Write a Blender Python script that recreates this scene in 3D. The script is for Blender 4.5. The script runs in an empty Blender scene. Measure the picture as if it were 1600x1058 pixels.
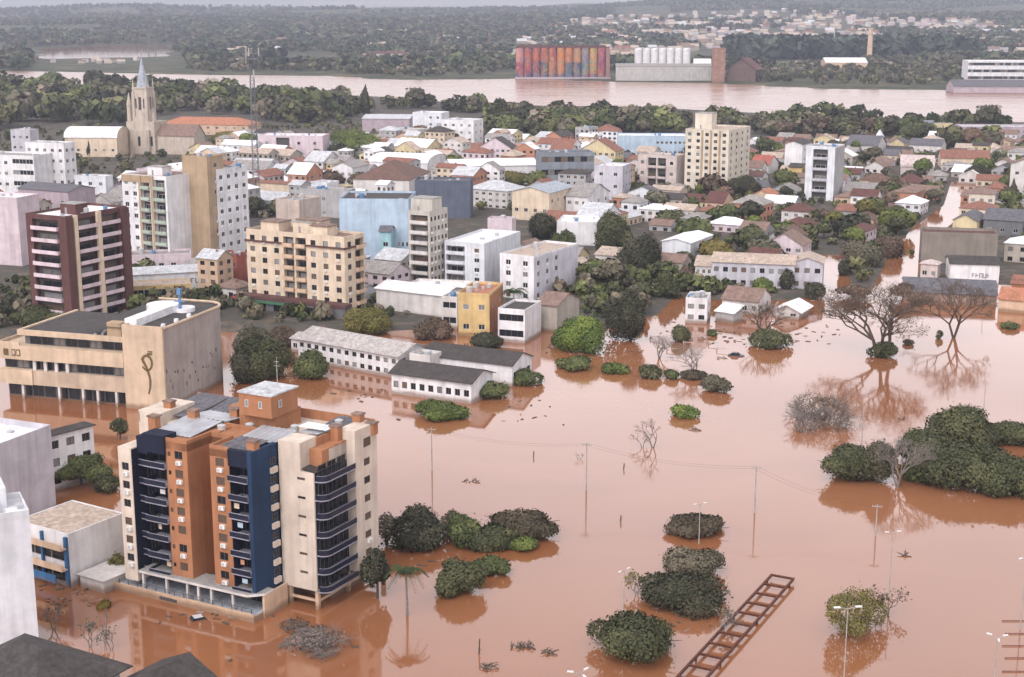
import bpy, bmesh, math, random
import numpy as np
from mathutils import Vector, Matrix

random.seed(7); np.random.seed(7)
R = math.radians
scene = bpy.context.scene
COL = scene.collection

# ------------------------------------------------------------------ camera
F, CX, CY, TILT, CAMH = 2278.0, 800.0, 529.0, R(12.85), 92.0
cd = bpy.data.cameras.new('camera'); cam = bpy.data.objects.new('camera', cd); COL.objects.link(cam)
cam.location = (0, 0, CAMH); cam.rotation_euler = (R(90) - TILT, 0, 0)
cd.sensor_width = 36.0; cd.lens = F / 1600 * 36; cd.clip_start = 1; cd.clip_end = 30000
scene.camera = cam
# ------------------------------------------------------------------ sky and sun
world = bpy.data.worlds.new('World'); scene.world = world; world.use_nodes = True
wn = world.node_tree; wn.nodes.clear()
SUN_EL, SUN_AZ = 48.0, 205.0          # azimuth clockwise from north (+Y): behind the camera, a little left
sky = wn.nodes.new('ShaderNodeTexSky'); sky.sky_type = 'NISHITA'; sky.sun_disc = False
sky.sun_elevation = R(SUN_EL); sky.sun_rotation = R(SUN_AZ); sky.air_density = 1.0; sky.dust_density = 1.5; sky.ozone_density = 1.0
hs = wn.nodes.new('ShaderNodeHueSaturation'); hs.inputs['Saturation'].default_value = 0.10
tc = wn.nodes.new('ShaderNodeTexCoord')
mp = wn.nodes.new('ShaderNodeMapping'); mp.inputs['Scale'].default_value = (1.6, 1.6, 5.0)
nz = wn.nodes.new('ShaderNodeTexNoise'); nz.inputs['Scale'].default_value = 2.2; nz.inputs['Detail'].default_value = 5
cr = wn.nodes.new('ShaderNodeMapRange'); cr.inputs['From Min'].default_value = .3; cr.inputs['From Max'].default_value = .7
cr.inputs['To Min'].default_value = .90; cr.inputs['To Max'].default_value = 1.10
mx = wn.nodes.new('ShaderNodeVectorMath'); mx.operation = 'SCALE'
tint = wn.nodes.new('ShaderNodeVectorMath'); tint.operation = 'MULTIPLY'; tint.inputs[1].default_value = (1.04, .985, 1.0)
bg = wn.nodes.new('ShaderNodeBackground'); bg.inputs['Strength'].default_value = 0.15
wo = wn.nodes.new('ShaderNodeOutputWorld')
L = wn.links.new
L(sky.outputs[0], hs.inputs['Color']); L(hs.outputs[0], tint.inputs[0]); L(tint.outputs[0], mx.inputs[0])
sx = wn.nodes.new('ShaderNodeSeparateXYZ'); L(tc.outputs['Generated'], sx.inputs[0])      # overcast: the cloud layer is brighter above the horizon, alike all round
el = wn.nodes.new('ShaderNodeMapRange'); el.interpolation_type = 'SMOOTHSTEP'; el.inputs['From Min'].default_value = .0; el.inputs['From Max'].default_value = .30; el.inputs['To Min'].default_value = 1.15; el.inputs['To Max'].default_value = 2.0
L(sx.outputs['Z'], el.inputs['Value'])
em = wn.nodes.new('ShaderNodeMath'); em.operation = 'MULTIPLY'; L(el.outputs[0], em.inputs[0]); L(cr.outputs[0], em.inputs[1])
L(tc.outputs['Generated'], mp.inputs[0]); L(mp.outputs[0], nz.inputs['Vector']); L(nz.outputs['Fac'], cr.inputs['Value']); L(em.outputs[0], mx.inputs['Scale'])
L(mx.outputs[0], bg.inputs['Color']); L(bg.outputs[0], wo.inputs['Surface'])
sd = bpy.data.lights.new('sun', 'SUN'); sd.energy = .8; sd.angle = R(22); sd.color = (1.0, .95, .90)
sun = bpy.data.objects.new('sun', sd); COL.objects.link(sun)
_d = Vector((math.sin(R(SUN_AZ)) * math.cos(R(SUN_EL)), math.cos(R(SUN_AZ)) * math.cos(R(SUN_EL)), math.sin(R(SUN_EL))))
sun.rotation_euler = _d.to_track_quat('Z', 'Y').to_euler(); sun.location = (0, -50, 300)
scene.view_settings.view_transform = 'Standard'; scene.view_settings.look = 'None'
scene.view_settings.exposure = 0.29; scene.view_settings.gamma = 1.0
scene.render.engine = 'CYCLES'
scene.cycles.use_denoising = True
scene.cycles.max_bounces = 6; scene.cycles.volume_bounces = 0; scene.cycles.transparent_max_bounces = 4
scene.cycles.diffuse_bounces = 3; scene.cycles.glossy_bounces = 3

# ------------------------------------------------------------------ geometry of the view (pixel -> ground point)
def P(px, py, z=0.0):
    x = (px - CX) / F; y = -(py - CY) / F
    d = (x, math.cos(TILT) + y * math.sin(TILT), -math.sin(TILT) + y * math.cos(TILT))
    t = (z - CAMH) / d[2]
    return (d[0] * t, d[1] * t, z)
def Q(X, Y, Z=0.0):
    dz = Z - CAMH
    f = Y * math.cos(TILT) - dz * math.sin(TILT); u = Y * math.sin(TILT) + dz * math.cos(TILT)
    return (CX + F * X / f, CY - F * u / f)
def zat(X, Y, py):
    lo, hi = -5., 260.
    for _ in range(50):
        m = (lo + hi) / 2
        if Q(X, Y, m)[1] > py: lo = m
        else: hi = m
    return lo
GRID = -28.0                                       # direction of the street grid
GU = (math.cos(R(GRID)), math.sin(R(GRID))); GV = (-math.sin(R(GRID)), math.cos(R(GRID)))
def uv(x, y): return (x * GU[0] + y * GU[1], x * GV[0] + y * GV[1])

# ------------------------------------------------------------------ materials
MATS = {}
def nodes_of(m):
    m.use_nodes = True
    nt = m.node_tree
    return nt, nt.nodes['Principled BSDF']
def mat(col, rough=.85, var=.16, scale=.35, spec=.3, streak=0.0, metal=0.0, name=None, mud=False, ribs=0.0):
    key = (tuple(round(c, 3) for c in col), rough, var, scale, spec, streak, metal, mud, ribs)
    if key in MATS: return MATS[key]
    m = bpy.data.materials.new(name or 'paint'); nt, b = nodes_of(m)
    b.inputs['Roughness'].default_value = rough; b.inputs['Specular IOR Level'].default_value = spec; b.inputs['Metallic'].default_value = metal
    g = nt.nodes.new('ShaderNodeNewGeometry')
    n = nt.nodes.new('ShaderNodeTexNoise'); n.inputs['Scale'].default_value = scale; n.inputs['Detail'].default_value = 6; n.inputs['Roughness'].default_value = .65
    nt.links.new(g.outputs['Position'], n.inputs['Vector'])
    r = nt.nodes.new('ShaderNodeMapRange'); r.inputs['From Min'].default_value = .3; r.inputs['From Max'].default_value = .7
    r.inputs['To Min'].default_value = 1 - var; r.inputs['To Max'].default_value = 1 + var * .6
    nt.links.new(n.outputs['Fac'], r.inputs['Value'])
    sc = nt.nodes.new('ShaderNodeVectorMath'); sc.operation = 'SCALE'; sc.inputs[0].default_value = col[:3]
    last = r.outputs[0]
    if streak > 0:
        mpn = nt.nodes.new('ShaderNodeMapping'); mpn.inputs['Scale'].default_value = (.6, .6, .05)
        n2 = nt.nodes.new('ShaderNodeTexNoise'); n2.inputs['Scale'].default_value = 1.3; n2.inputs['Detail'].default_value = 4
        nt.links.new(g.outputs['Position'], mpn.inputs[0]); nt.links.new(mpn.outputs[0], n2.inputs['Vector'])
        r2 = nt.nodes.new('ShaderNodeMapRange'); r2.inputs['From Min'].default_value = .42; r2.inputs['From Max'].default_value = .72
        r2.inputs['To Min'].default_value = 1.0; r2.inputs['To Max'].default_value = 1 - streak
        nt.links.new(n2.outputs['Fac'], r2.inputs['Value'])
        mm = nt.nodes.new('ShaderNodeMath'); mm.operation = 'MULTIPLY'
        nt.links.new(last, mm.inputs[0]); nt.links.new(r2.outputs[0], mm.inputs[1]); last = mm.outputs[0]
    nt.links.new(last, sc.inputs['Scale']); colour = sc.outputs[0]
    if ribs:                                         # sheet ribs / tile courses: fine relief only
        rt = nt.nodes.new('ShaderNodeMapping'); rt.inputs['Rotation'].default_value = (0, 0, -R(GRID)); nt.links.new(g.outputs['Position'], rt.inputs[0])
        wv = nt.nodes.new('ShaderNodeTexWave'); wv.inputs['Scale'].default_value = ribs; wv.inputs['Distortion'].default_value = .6; wv.inputs['Detail'].default_value = 2; nt.links.new(rt.outputs[0], wv.inputs['Vector'])
        bp = nt.nodes.new('ShaderNodeBump'); bp.inputs['Strength'].default_value = .5; bp.inputs['Distance'].default_value = .05; nt.links.new(wv.outputs['Fac'], bp.inputs['Height']); nt.links.new(bp.outputs[0], b.inputs['Normal'])
        n3 = nt.nodes.new('ShaderNodeTexNoise'); n3.inputs['Scale'].default_value = 1.4; n3.inputs['Detail'].default_value = 5; nt.links.new(g.outputs['Position'], n3.inputs['Vector'])
        r3 = nt.nodes.new('ShaderNodeMapRange'); r3.inputs['From Min'].default_value = .35; r3.inputs['From Max'].default_value = .65; r3.inputs['To Min'].default_value = .72; r3.inputs['To Max'].default_value = 1.12; nt.links.new(n3.outputs['Fac'], r3.inputs['Value'])
        s3 = nt.nodes.new('ShaderNodeVectorMath'); s3.operation = 'SCALE'; nt.links.new(colour, s3.inputs[0]); nt.links.new(r3.outputs[0], s3.inputs['Scale']); colour = s3.outputs[0]
    if mud:                                          # silt left on the walls by the flood, a ragged brown band
        sp = nt.nodes.new('ShaderNodeSeparateXYZ'); nt.links.new(g.outputs['Position'], sp.inputs[0])
        ad = nt.nodes.new('ShaderNodeMath'); ad.operation = 'MULTIPLY_ADD'; ad.inputs[1].default_value = 2.2; nt.links.new(n.outputs['Fac'], ad.inputs[0]); ad.inputs[2].default_value = -.2
        df = nt.nodes.new('ShaderNodeMath'); df.operation = 'SUBTRACT'; nt.links.new(ad.outputs[0], df.inputs[0]); nt.links.new(sp.outputs['Z'], df.inputs[1])
        mr = nt.nodes.new('ShaderNodeMapRange'); mr.inputs['From Min'].default_value = -.5; mr.inputs['From Max'].default_value = .4; mr.inputs['To Max'].default_value = .75; nt.links.new(df.outputs[0], mr.inputs['Value'])
        mm_ = nt.nodes.new('ShaderNodeMix'); mm_.data_type = 'RGBA'; mm_.inputs[7].default_value = (.17, .095, .055, 1); nt.links.new(mr.outputs[0], mm_.inputs[0]); nt.links.new(colour, mm_.inputs[6]); colour = mm_.outputs[2]
    nt.links.new(colour, b.inputs['Base Color'])
    MATS[key] = m
    return m
WALL = dict(white=(.72, .70, .71), offwhite=(.62, .58, .55), cream=(.66, .52, .37), beige=(.57, .42, .28), tan=(.42, .29, .17), orange=(.40, .16, .06),
            pink=(.62, .50, .54), grey=(.40, .39, .39), lilac=(.50, .48, .53), dgrey=(.16, .16, .17), blue=(.40, .52, .64), redbrown=(.125, .052, .048), navy=(.010, .015, .038),
            yellow=(.62, .42, .15), peach=(.62, .42, .27), green=(.38, .46, .36), mauve=(.42, .33, .37), brick=(.30, .15, .10), stone=(.42, .37, .31), steel=(.22, .25, .29), slate=(.10, .12, .17), coolwhite=(.67, .68, .72))
ROOF = dict(terracotta=(.27, .11, .07), fibre=(.30, .275, .26), dark=(.065, .055, .052), zinc=(.52, .53, .56), white=(.74, .73, .75), brown=(.16, .085, .062), concrete=(.30, .285, .27),
            beige=(.48, .37, .29), orange=(.46, .17, .08), greyblue=(.36, .40, .46), slate=(.13, .125, .145), tile=(.24, .15, .115), rust=(.13, .05, .04), palefibre=(.44, .40, .375))
def dull(c, f=.16, k=.95):
    l = .3 * c[0] + .6 * c[1] + .1 * c[2]; return tuple(k * (v * (1 - f) + l * f) for v in c)
def wm(k): return mat(dull(WALL[k]), .85, .20, .22, .25, .20, name='wall_' + k, mud=True)
def rm(k): return mat(dull(ROOF[k]), .8, .30, .5, .3, 0, name='roof_' + k, ribs=0 if k in ('concrete', 'white') else 1.1)
GLASS = mat((.014, .016, .02), .22, .3, .2, .3, name='glass_dark')
CURT = mat((.16, .15, .14), .3, .3, .8, .5, name='glass_curtain')
SHUT = mat((.13, .085, .06), .6, .2, .5, .3, name='shutter_brown')
SHUTG = mat((.24, .235, .235), .6, .2, .5, .3, name='shutter_grey')
FRAMEW = mat((.55, .54, .53), .5, .1, .5, .4, name='frame_light')
FRAMED = mat((.07, .06, .055), .5, .1, .5, .4, name='frame_dark')
CONC = mat((.33, .31, .29), .9, .25, .6, .2, name='concrete')
METAL = mat((.42, .43, .46), .45, .25, .4, .5, .0, .3, name='sheet_metal')
AC = mat((.68, .67, .65), .5, .15, 2., .4, name='ac_white')
TANKB = mat((.10, .20, .36), .5, .15, .5, .4, name='tank_blue')
TANKG = mat((.42, .42, .42), .6, .15, .5, .4, name='tank_grey')

# ------------------------------------------------------------------ mesh helpers
class MB:
    def __init__(s): s.v = []; s.f = []; s.m = []
    def poly(s, pts, m=0):
        b = len(s.v); s.v += [tuple(p) for p in pts]; s.f.append(tuple(range(b, b + len(pts)))); s.m.append(m)
    def box(s, x0, y0, z0, x1, y1, z1, m=0, top=None):
        b = len(s.v)
        s.v += [(x0, y0, z0), (x1, y0, z0), (x1, y1, z0), (x0, y1, z0), (x0, y0, z1), (x1, y0, z1), (x1, y1, z1), (x0, y1, z1)]
        for i, q in enumerate([(0, 3, 2, 1), (4, 5, 6, 7), (0, 1, 5, 4), (1, 2, 6, 5), (2, 3, 7, 6), (3, 0, 4, 7)]):
            s.f.append(tuple(b + k for k in q)); s.m.append(top if (i == 1 and top is not None) else m)
    def prism(s, pts, z0, z1, m=0, top=None):
        n = len(pts); b = len(s.v)
        s.v += [(p[0], p[1], z0) for p in pts] + [(p[0], p[1], z1) for p in pts]
        s.f.append(tuple(b + n - 1 - i for i in range(n))); s.m.append(m)
        s.f.append(tuple(b + n + i for i in range(n))); s.m.append(m if top is None else top)
        for i in range(n):
            j = (i + 1) % n; s.f.append((b + i, b + j, b + n + j, b + n + i)); s.m.append(m)
    def cyl(s, x, y, z0, z1, r0, r1=None, n=10, m=0, top=None):
        r1 = r0 if r1 is None else r1; b = len(s.v)
        for z, r in ((z0, r0), (z1, r1)):
            for i in range(n): s.v.append((x + r * math.cos(i * 2 * math.pi / n), y + r * math.sin(i * 2 * math.pi / n), z))
        for i in range(n):
            j = (i + 1) % n; s.f.append((b + i, b + j, b + n + j, b + n + i)); s.m.append(m)
        s.f.append(tuple(b + n + i for i in range(n))); s.m.append(m if top is None else top)
        s.f.append(tuple(b + n - 1 - i for i in range(n))); s.m.append(m)
    def tube(s, a, c, r0, r1=None, n=5, m=0):
        r1 = r0 if r1 is None else r1
        a = Vector(a); c = Vector(c); d = (c - a)
        if d.length < 1e-6: return
        d.normalize(); u = d.orthogonal().normalized(); w = d.cross(u); b = len(s.v)
        for p, r in ((a, r0), (c, r1)):
            for i in range(n):
                t = i * 2 * math.pi / n; s.v.append(tuple(p + u * (r * math.cos(t)) + w * (r * math.sin(t))))
        for i in range(n):
            j = (i + 1) % n; s.f.append((b + i, b + j, b + n + j, b + n + i)); s.m.append(m)
        s.f.append(tuple(b + n + i for i in range(n))); s.m.append(m)
        s.f.append(tuple(b + n - 1 - i for i in range(n))); s.m.append(m)
    def mesh(s, name, mats):
        me = bpy.data.meshes.new(name); me.from_pydata(s.v, [], s.f)
        for m in (mats if isinstance(mats, (list, tuple)) else [mats]): me.materials.append(m)
        if len(me.materials) > 1: me.polygons.foreach_set('material_index', s.m)
        me.update(); return me
def link(name, me, parent=None, loc=(0, 0, 0), rz=0.0):
    o = bpy.data.objects.new(name, me); COL.objects.link(o); o.location = loc; o.rotation_euler = (0, 0, rz)
    if parent: o.parent = parent
    return o
def tag(o, label=None, cat=None, group=None, kind=None):
    if label: o['label'] = label
    if cat: o['category'] = cat
    if group: o['group'] = group
    if kind: o['kind'] = kind
    return o
def thing(name, label, cat, loc, rz=0.0, group=None):
    return tag(link(name, None, None, loc, rz), label, cat, group)
def np_mesh(name, V, Fq, mats, attr=None, midx=None):
    me = bpy.data.meshes.new(name); k = Fq.shape[1]
    me.vertices.add(len(V)); me.vertices.foreach_set('co', np.asarray(V, dtype=np.float32).ravel())
    me.loops.add(Fq.size); me.loops.foreach_set('vertex_index', Fq.astype(np.int32).ravel())
    me.polygons.add(len(Fq)); me.polygons.foreach_set('loop_start', np.arange(0, Fq.size, k, dtype=np.int32))
    for m in mats: me.materials.append(m)
    if midx is not None: me.polygons.foreach_set('material_index', np.asarray(midx, dtype=np.int32))
    if attr is not None:
        a = me.attributes.new('tint', 'FLOAT', 'FACE'); a.data.foreach_set('value', np.asarray(attr, dtype=np.float32))
    me.update(calc_edges=True); me.validate(); return me

# ------------------------------------------------------------------ ground, water, hills
def px_poly(pts): return np.array([P(*p)[:2] for p in pts])
def signed_dist(X, Y, poly):
    x, y = X.ravel(), Y.ravel(); n = len(poly)
    d = np.full(x.shape, 1e18); ins = np.zeros(x.shape, bool)
    for i in range(n):
        ax, ay = poly[i]; bx, by = poly[(i + 1) % n]
        ex, ey = bx - ax, by - ay; t = np.clip(((x - ax) * ex + (y - ay) * ey) / (ex * ex + ey * ey + 1e-9), 0, 1)
        d = np.minimum(d, (x - ax - t * ex) ** 2 + (y - ay - t * ey) ** 2)
        c = ((ay > y) != (by > y)) & (x < (bx - ax) * (y - ay) / (by - ay + 1e-12) + ax)
        ins ^= c
    d = np.sqrt(d)
    return np.where(ins, d, -d).reshape(X.shape)
def line_dist(X, Y, pts):
    d = np.full(X.shape, 1e18)
    for (ax, ay), (bx, by) in zip(pts[:-1], pts[1:]):
        ex, ey = bx - ax, by - ay; t = np.clip(((X - ax) * ex + (Y - ay) * ey) / (ex * ex + ey * ey + 1e-9), 0, 1)
        d = np.minimum(d, np.hypot(X - ax - t * ex, Y - ay - t * ey))
    return d
def vnoise(X, Y, s, seed=0):
    rng = np.random.RandomState(seed); T = rng.rand(64, 64)
    x, y = X / s, Y / s; xi, yi = np.floor(x).astype(int), np.floor(y).astype(int); fx, fy = x - xi, y - yi
    fx = fx * fx * (3 - 2 * fx); fy = fy * fy * (3 - 2 * fy)
    g = lambda a, b: T[a % 64, b % 64]
    return (g(xi, yi) * (1 - fx) + g(xi + 1, yi) * fx) * (1 - fy) + (g(xi, yi + 1) * (1 - fx) + g(xi + 1, yi + 1) * fx) * fy
TOWN = px_poly([(-700, 600), (-150, 560), (0, 530), (215, 510), (370, 520), (520, 520), (660, 515), (700, 500), (760, 490), (840, 490), (870, 520), (960, 522), (1030, 490), (1055, 462), (1130, 470), (1230, 470),
                (1285, 462), (1330, 455), (1410, 440), (1500, 442), (1600, 446), (2000, 450), (2400, 300), (2200, 215), (1600, 192), (1400, 186), (1200, 178), (1000, 168), (860, 166), (760, 165), (600, 152), (500, 148), (300, 142), (80, 138), (-400, 145), (-900, 200)])
FARBANK = [(-700, 104), (80, 112), (300, 117), (520, 119), (600, 125), (770, 124), (806, 123), (960, 128), (1110, 130), (1280, 139), (1480, 141), (1600, 145), (2000, 160), (2500, 170)]
FAR = np.vstack([px_poly(FARBANK), [[9000, 1800], [9000, 9500], [-9000, 9500], [-9000, 2300]]])
LAKE = px_poly([(60, 92), (70, 76), (150, 71), (262, 70), (270, 80), (250, 90)])
STREETS = [[P(*p)[:2] for p in s] for s in ([(1395, 452), (1415, 405), (1450, 358), (1497, 322), (1506, 285)], [(1290, 492), (1298, 440), (1294, 402)], [(870, 560), (950, 528), (1040, 500)])]
def h_town(X, Y):
    s = signed_dist(X, Y, TOWN)
    h = np.clip(s * .22, -3, .9)
    for st in STREETS:
        d = line_dist(X, Y, st); h = np.minimum(h, np.clip((d - 6.5) * .35, -1.0, 2))
    return h
def h_far(X, Y):
    s = np.minimum(signed_dist(X, Y, FAR), -signed_dist(X, Y, LAKE))
    h = np.clip(s * .12, -3, 1.5)
    k = X / np.maximum(Y, 1) / .35                   # -1 left .. 1 right of the frame
    ridge = 62 + 34 * np.clip(k + .55, 0, 1.4)
    t = np.clip((Y - 3000) / 4300, 0, 1); t = t * t * (3 - 2 * t)
    hill = t * (ridge + 46 * (vnoise(X, Y, 900, 3) - .5) + 20 * (vnoise(X, Y, 350, 5) - .5))
    hill = hill + np.clip((Y - 2500) / 1200, 0, 1) * 14 * vnoise(X, Y, 420, 9)
    return np.where(s > 0, np.maximum(h, 0) + hill * np.clip(s / 200, 0, 1), h)
def grid_mesh(name, xs, ys, hf, m):
    X, Y = np.meshgrid(xs, ys); Z = hf(X, Y); nx, ny = len(xs), len(ys)
    V = np.stack([X, Y, Z], -1).reshape(-1, 3); i = np.arange(nx * ny).reshape(ny, nx)
    Fq = np.stack([i[:-1, :-1], i[:-1, 1:], i[1:, 1:], i[1:, :-1]], -1).reshape(-1, 4)
    return np_mesh(name, V, Fq, [m])
def blotch(name, cols, scale, rough=.95, scale2=None, thr=(.42, .58)):
    m = bpy.data.materials.new(name); nt, b = nodes_of(m); b.inputs['Roughness'].default_value = rough; b.inputs['Specular IOR Level'].default_value = .15
    g = nt.nodes.new('ShaderNodeNewGeometry'); last = None
    for k, c in enumerate(cols):
        if last is None:
            rgb = nt.nodes.new('ShaderNodeRGB'); rgb.outputs[0].default_value = (*c, 1); last = rgb.outputs[0]; continue
        n = nt.nodes.new('ShaderNodeTexNoise'); n.inputs['Scale'].default_value = scale * (1 + .9 * k); n.inputs['Detail'].default_value = 7; n.inputs['Roughness'].default_value = .62
        off = nt.nodes.new('ShaderNodeVectorMath'); off.inputs[1].default_value = (37.1 * k, 91.7 * k, 0)
        nt.links.new(g.outputs['Position'], off.inputs[0]); nt.links.new(off.outputs[0], n.inputs['Vector'])
        r = nt.nodes.new('ShaderNodeMapRange'); r.inputs['From Min'].default_value = thr[0]; r.inputs['From Max'].default_value = thr[1]
        nt.links.new(n.outputs['Fac'], r.inputs['Value'])
        mxn = nt.nodes.new('ShaderNodeMix'); mxn.data_type = 'RGBA'; mxn.inputs['B'].default_value = (*c, 1) if False else (0, 0, 0, 1)
        mxn.inputs[7].default_value = (*c, 1)
        nt.links.new(r.outputs[0], mxn.inputs[0]); nt.links.new(last, mxn.inputs[6]); last = mxn.outputs[2]
    nt.links.new(last, b.inputs['Base Color'])
    return m
def water_mat(name='flood_water', rough=.05, bump=.10, c0=(.235, .090, .038), c1=(.28, .118, .055)):
    m = bpy.data.materials.new(name); nt, b = nodes_of(m)
    b.inputs['Roughness'].default_value = .045; b.inputs['IOR'].default_value = 2.0
    g = nt.nodes.new('ShaderNodeNewGeometry')
    mpn = nt.nodes.new('ShaderNodeMapping'); mpn.inputs['Scale'].default_value = (.010, .022, .01)
    n = nt.nodes.new('ShaderNodeTexNoise'); n.inputs['Scale'].default_value = 1.0; n.inputs['Detail'].default_value = 5; n.inputs['Distortion'].default_value = .8
    nt.links.new(g.outputs['Position'], mpn.inputs[0]); nt.links.new(mpn.outputs[0], n.inputs['Vector'])
    r = nt.nodes.new('ShaderNodeMix'); r.data_type = 'RGBA'
    r.inputs[6].default_value = (*c0, 1); r.inputs[7].default_value = (*c1, 1)
    rr = nt.nodes.new('ShaderNodeMapRange'); rr.inputs['From Min'].default_value = .35; rr.inputs['From Max'].default_value = .65
    nt.links.new(n.outputs['Fac'], rr.inputs['Value']); nt.links.new(rr.outputs[0], r.inputs[0]); nt.links.new(r.outputs[2], b.inputs['Base Color'])
    mp3 = nt.nodes.new('ShaderNodeMapping'); mp3.inputs['Scale'].default_value = (.012, .09, .01); mp3.inputs['Rotation'].default_value = (0, 0, R(20))
    n4 = nt.nodes.new('ShaderNodeTexNoise'); n4.inputs['Scale'].default_value = 1.0; n4.inputs['Detail'].default_value = 6; n4.inputs['Distortion'].default_value = 1.5
    nt.links.new(g.outputs['Position'], mp3.inputs[0]); nt.links.new(mp3.outputs[0], n4.inputs['Vector'])
    r4 = nt.nodes.new('ShaderNodeMapRange'); r4.inputs['From Min'].default_value = .4; r4.inputs['From Max'].default_value = .7; r4.inputs['To Min'].default_value = rough * .8; r4.inputs['To Max'].default_value = rough * 1.8
    nt.links.new(n4.outputs['Fac'], r4.inputs['Value']); nt.links.new(r4.outputs[0], b.inputs['Roughness'])
    n2 = nt.nodes.new('ShaderNodeTexNoise'); n2.inputs['Scale'].default_value = .55; n2.inputs['Detail'].default_value = 4
    nt.links.new(g.outputs['Position'], n2.inputs['Vector'])
    bp = nt.nodes.new('ShaderNodeBump'); bp.inputs['Strength'].default_value = bump; bp.inputs['Distance'].default_value = .10
    nt.links.new(n2.outputs['Fac'], bp.inputs['Height']); nt.links.new(bp.outputs[0], b.inputs['Normal'])
    return m
mb = MB(); mb.poly([(-8000, -300, 0), (8000, -300, 0), (8000, 9400, 0), (-8000, 9400, 0)])
tag(link('flood_water', mb.mesh('flood_water', water_mat())), kind='structure')
rv = px_poly([(-900, 196), (-400, 147), (80, 143), (300, 146), (500, 152), (600, 155), (760, 168), (860, 169), (1000, 171), (1200, 181), (1400, 189), (1600, 195), (2200, 218), (2600, 175), (2000, 155), (1600, 142), (1480, 139), (1280, 137), (1110, 128), (960, 126), (770, 122), (600, 123), (520, 117), (300, 115), (80, 110), (-700, 103), (-1200, 130)])
mb = MB(); mb.poly([(x, y, .03) for x, y in rv]); tag(link('river', mb.mesh('river', water_mat('river_water', .22, .5, (.25, .13, .085), (.29, .165, .115)))), kind='structure')
town_m = blotch('town_ground', [(.085, .08, .075), (.05, .052, .034), (.13, .10, .08), (.07, .066, .058)], .05)
tag(link('town_ground', grid_mesh('town_ground', np.arange(-420, 900, 4.5), np.arange(300, 1560, 4.5), h_town, town_m)), kind='structure')
far_m = blotch('far_ground', [(.045, .055, .03), (.07, .075, .035), (.12, .10, .06), (.035, .045, .028)], .006)
ysf = np.concatenate([np.arange(1650, 2600, 22), np.arange(2600, 8000, 70)])
tag(link('hills', grid_mesh('hills', np.arange(-3600, 3601, 45), ysf, h_far, far_m)), kind='structure')
mb = MB()
# ------------------------------------------------------------------ haze
mb.box(-9500, -600, -4, 9500, 9900, 175)
hz = bpy.data.materials.new('haze'); hz.use_nodes = True; hn = hz.node_tree; hn.nodes.clear()
pv = hn.nodes.new('ShaderNodeVolumePrincipled'); pv.inputs['Color'].default_value = (.74, .79, .95, 1); pv.inputs['Density'].default_value = .000085; pv.inputs['Anisotropy'].default_value = .1
ho = hn.nodes.new('ShaderNodeOutputMaterial'); hn.links.new(pv.outputs[0], ho.inputs['Volume'])
tag(link('haze', mb.mesh('haze', hz)), kind='stuff')
# ------------------------------------------------------------------ windows, balconies and other building parts
CACHE = {}
def cached(key, fn):
    if key not in CACHE: CACHE[key] = fn()
    return CACHE[key]
def rd(v): return max(.3, round(v * 5) / 5)
def window_mesh(w, h, var=0, dark=False):
    w, h = round(w, 2), round(h, 2)
    def make():
        mb = MB(); t = min(.09, w * .1)
        mb.poly([(0, -.02, 0), (w, -.02, 0), (w, -.02, h), (0, -.02, h)], 1)
        mb.box(0, -.09, 0, t, -.005, h); mb.box(w - t, -.09, 0, w, -.005, h)
        mb.box(t, -.09, 0, w - t, -.005, t); mb.box(t, -.09, h - t, w - t, -.005, h)
        if w > .8 and var < 2: mb.box(w / 2 - t / 2, -.08, t, w / 2 + t / 2, -.025, h - t)
        if var >= 2:
            k = max(2, int(h / .35))
            for i in range(1, k): mb.box(t, -.05, i * h / k - .02, w - t, -.025, i * h / k + .02, 1)
        return mb.mesh('window', [FRAMED if dark else FRAMEW, [GLASS, CURT, SHUT, SHUTG][var]])
    return cached(('win', w, h, var, dark), make)
def balcony_mesh(w, prot, wk, rail):
    w = round(w, 1)
    def make():
        mb = MB(); t = .12
        mb.box(0, -prot, -.12, w, .0, .06)
        if rail == 'solid':
            mb.box(0, -prot, .06, w, -prot + t, 1.0); mb.box(0, -prot + t, .06, t, 0, 1.0); mb.box(w - t, -prot + t, .06, w, 0, 1.0)
        else:
            mb.box(0, -prot, .06, w, -prot + .05, .98, 1); mb.box(0, -prot, .98, w, -prot + .07, 1.05)
        return mb.mesh('balcony', [wm(wk), GLASS])
    return cached(('balc', w, prot, wk, rail), make)
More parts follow.
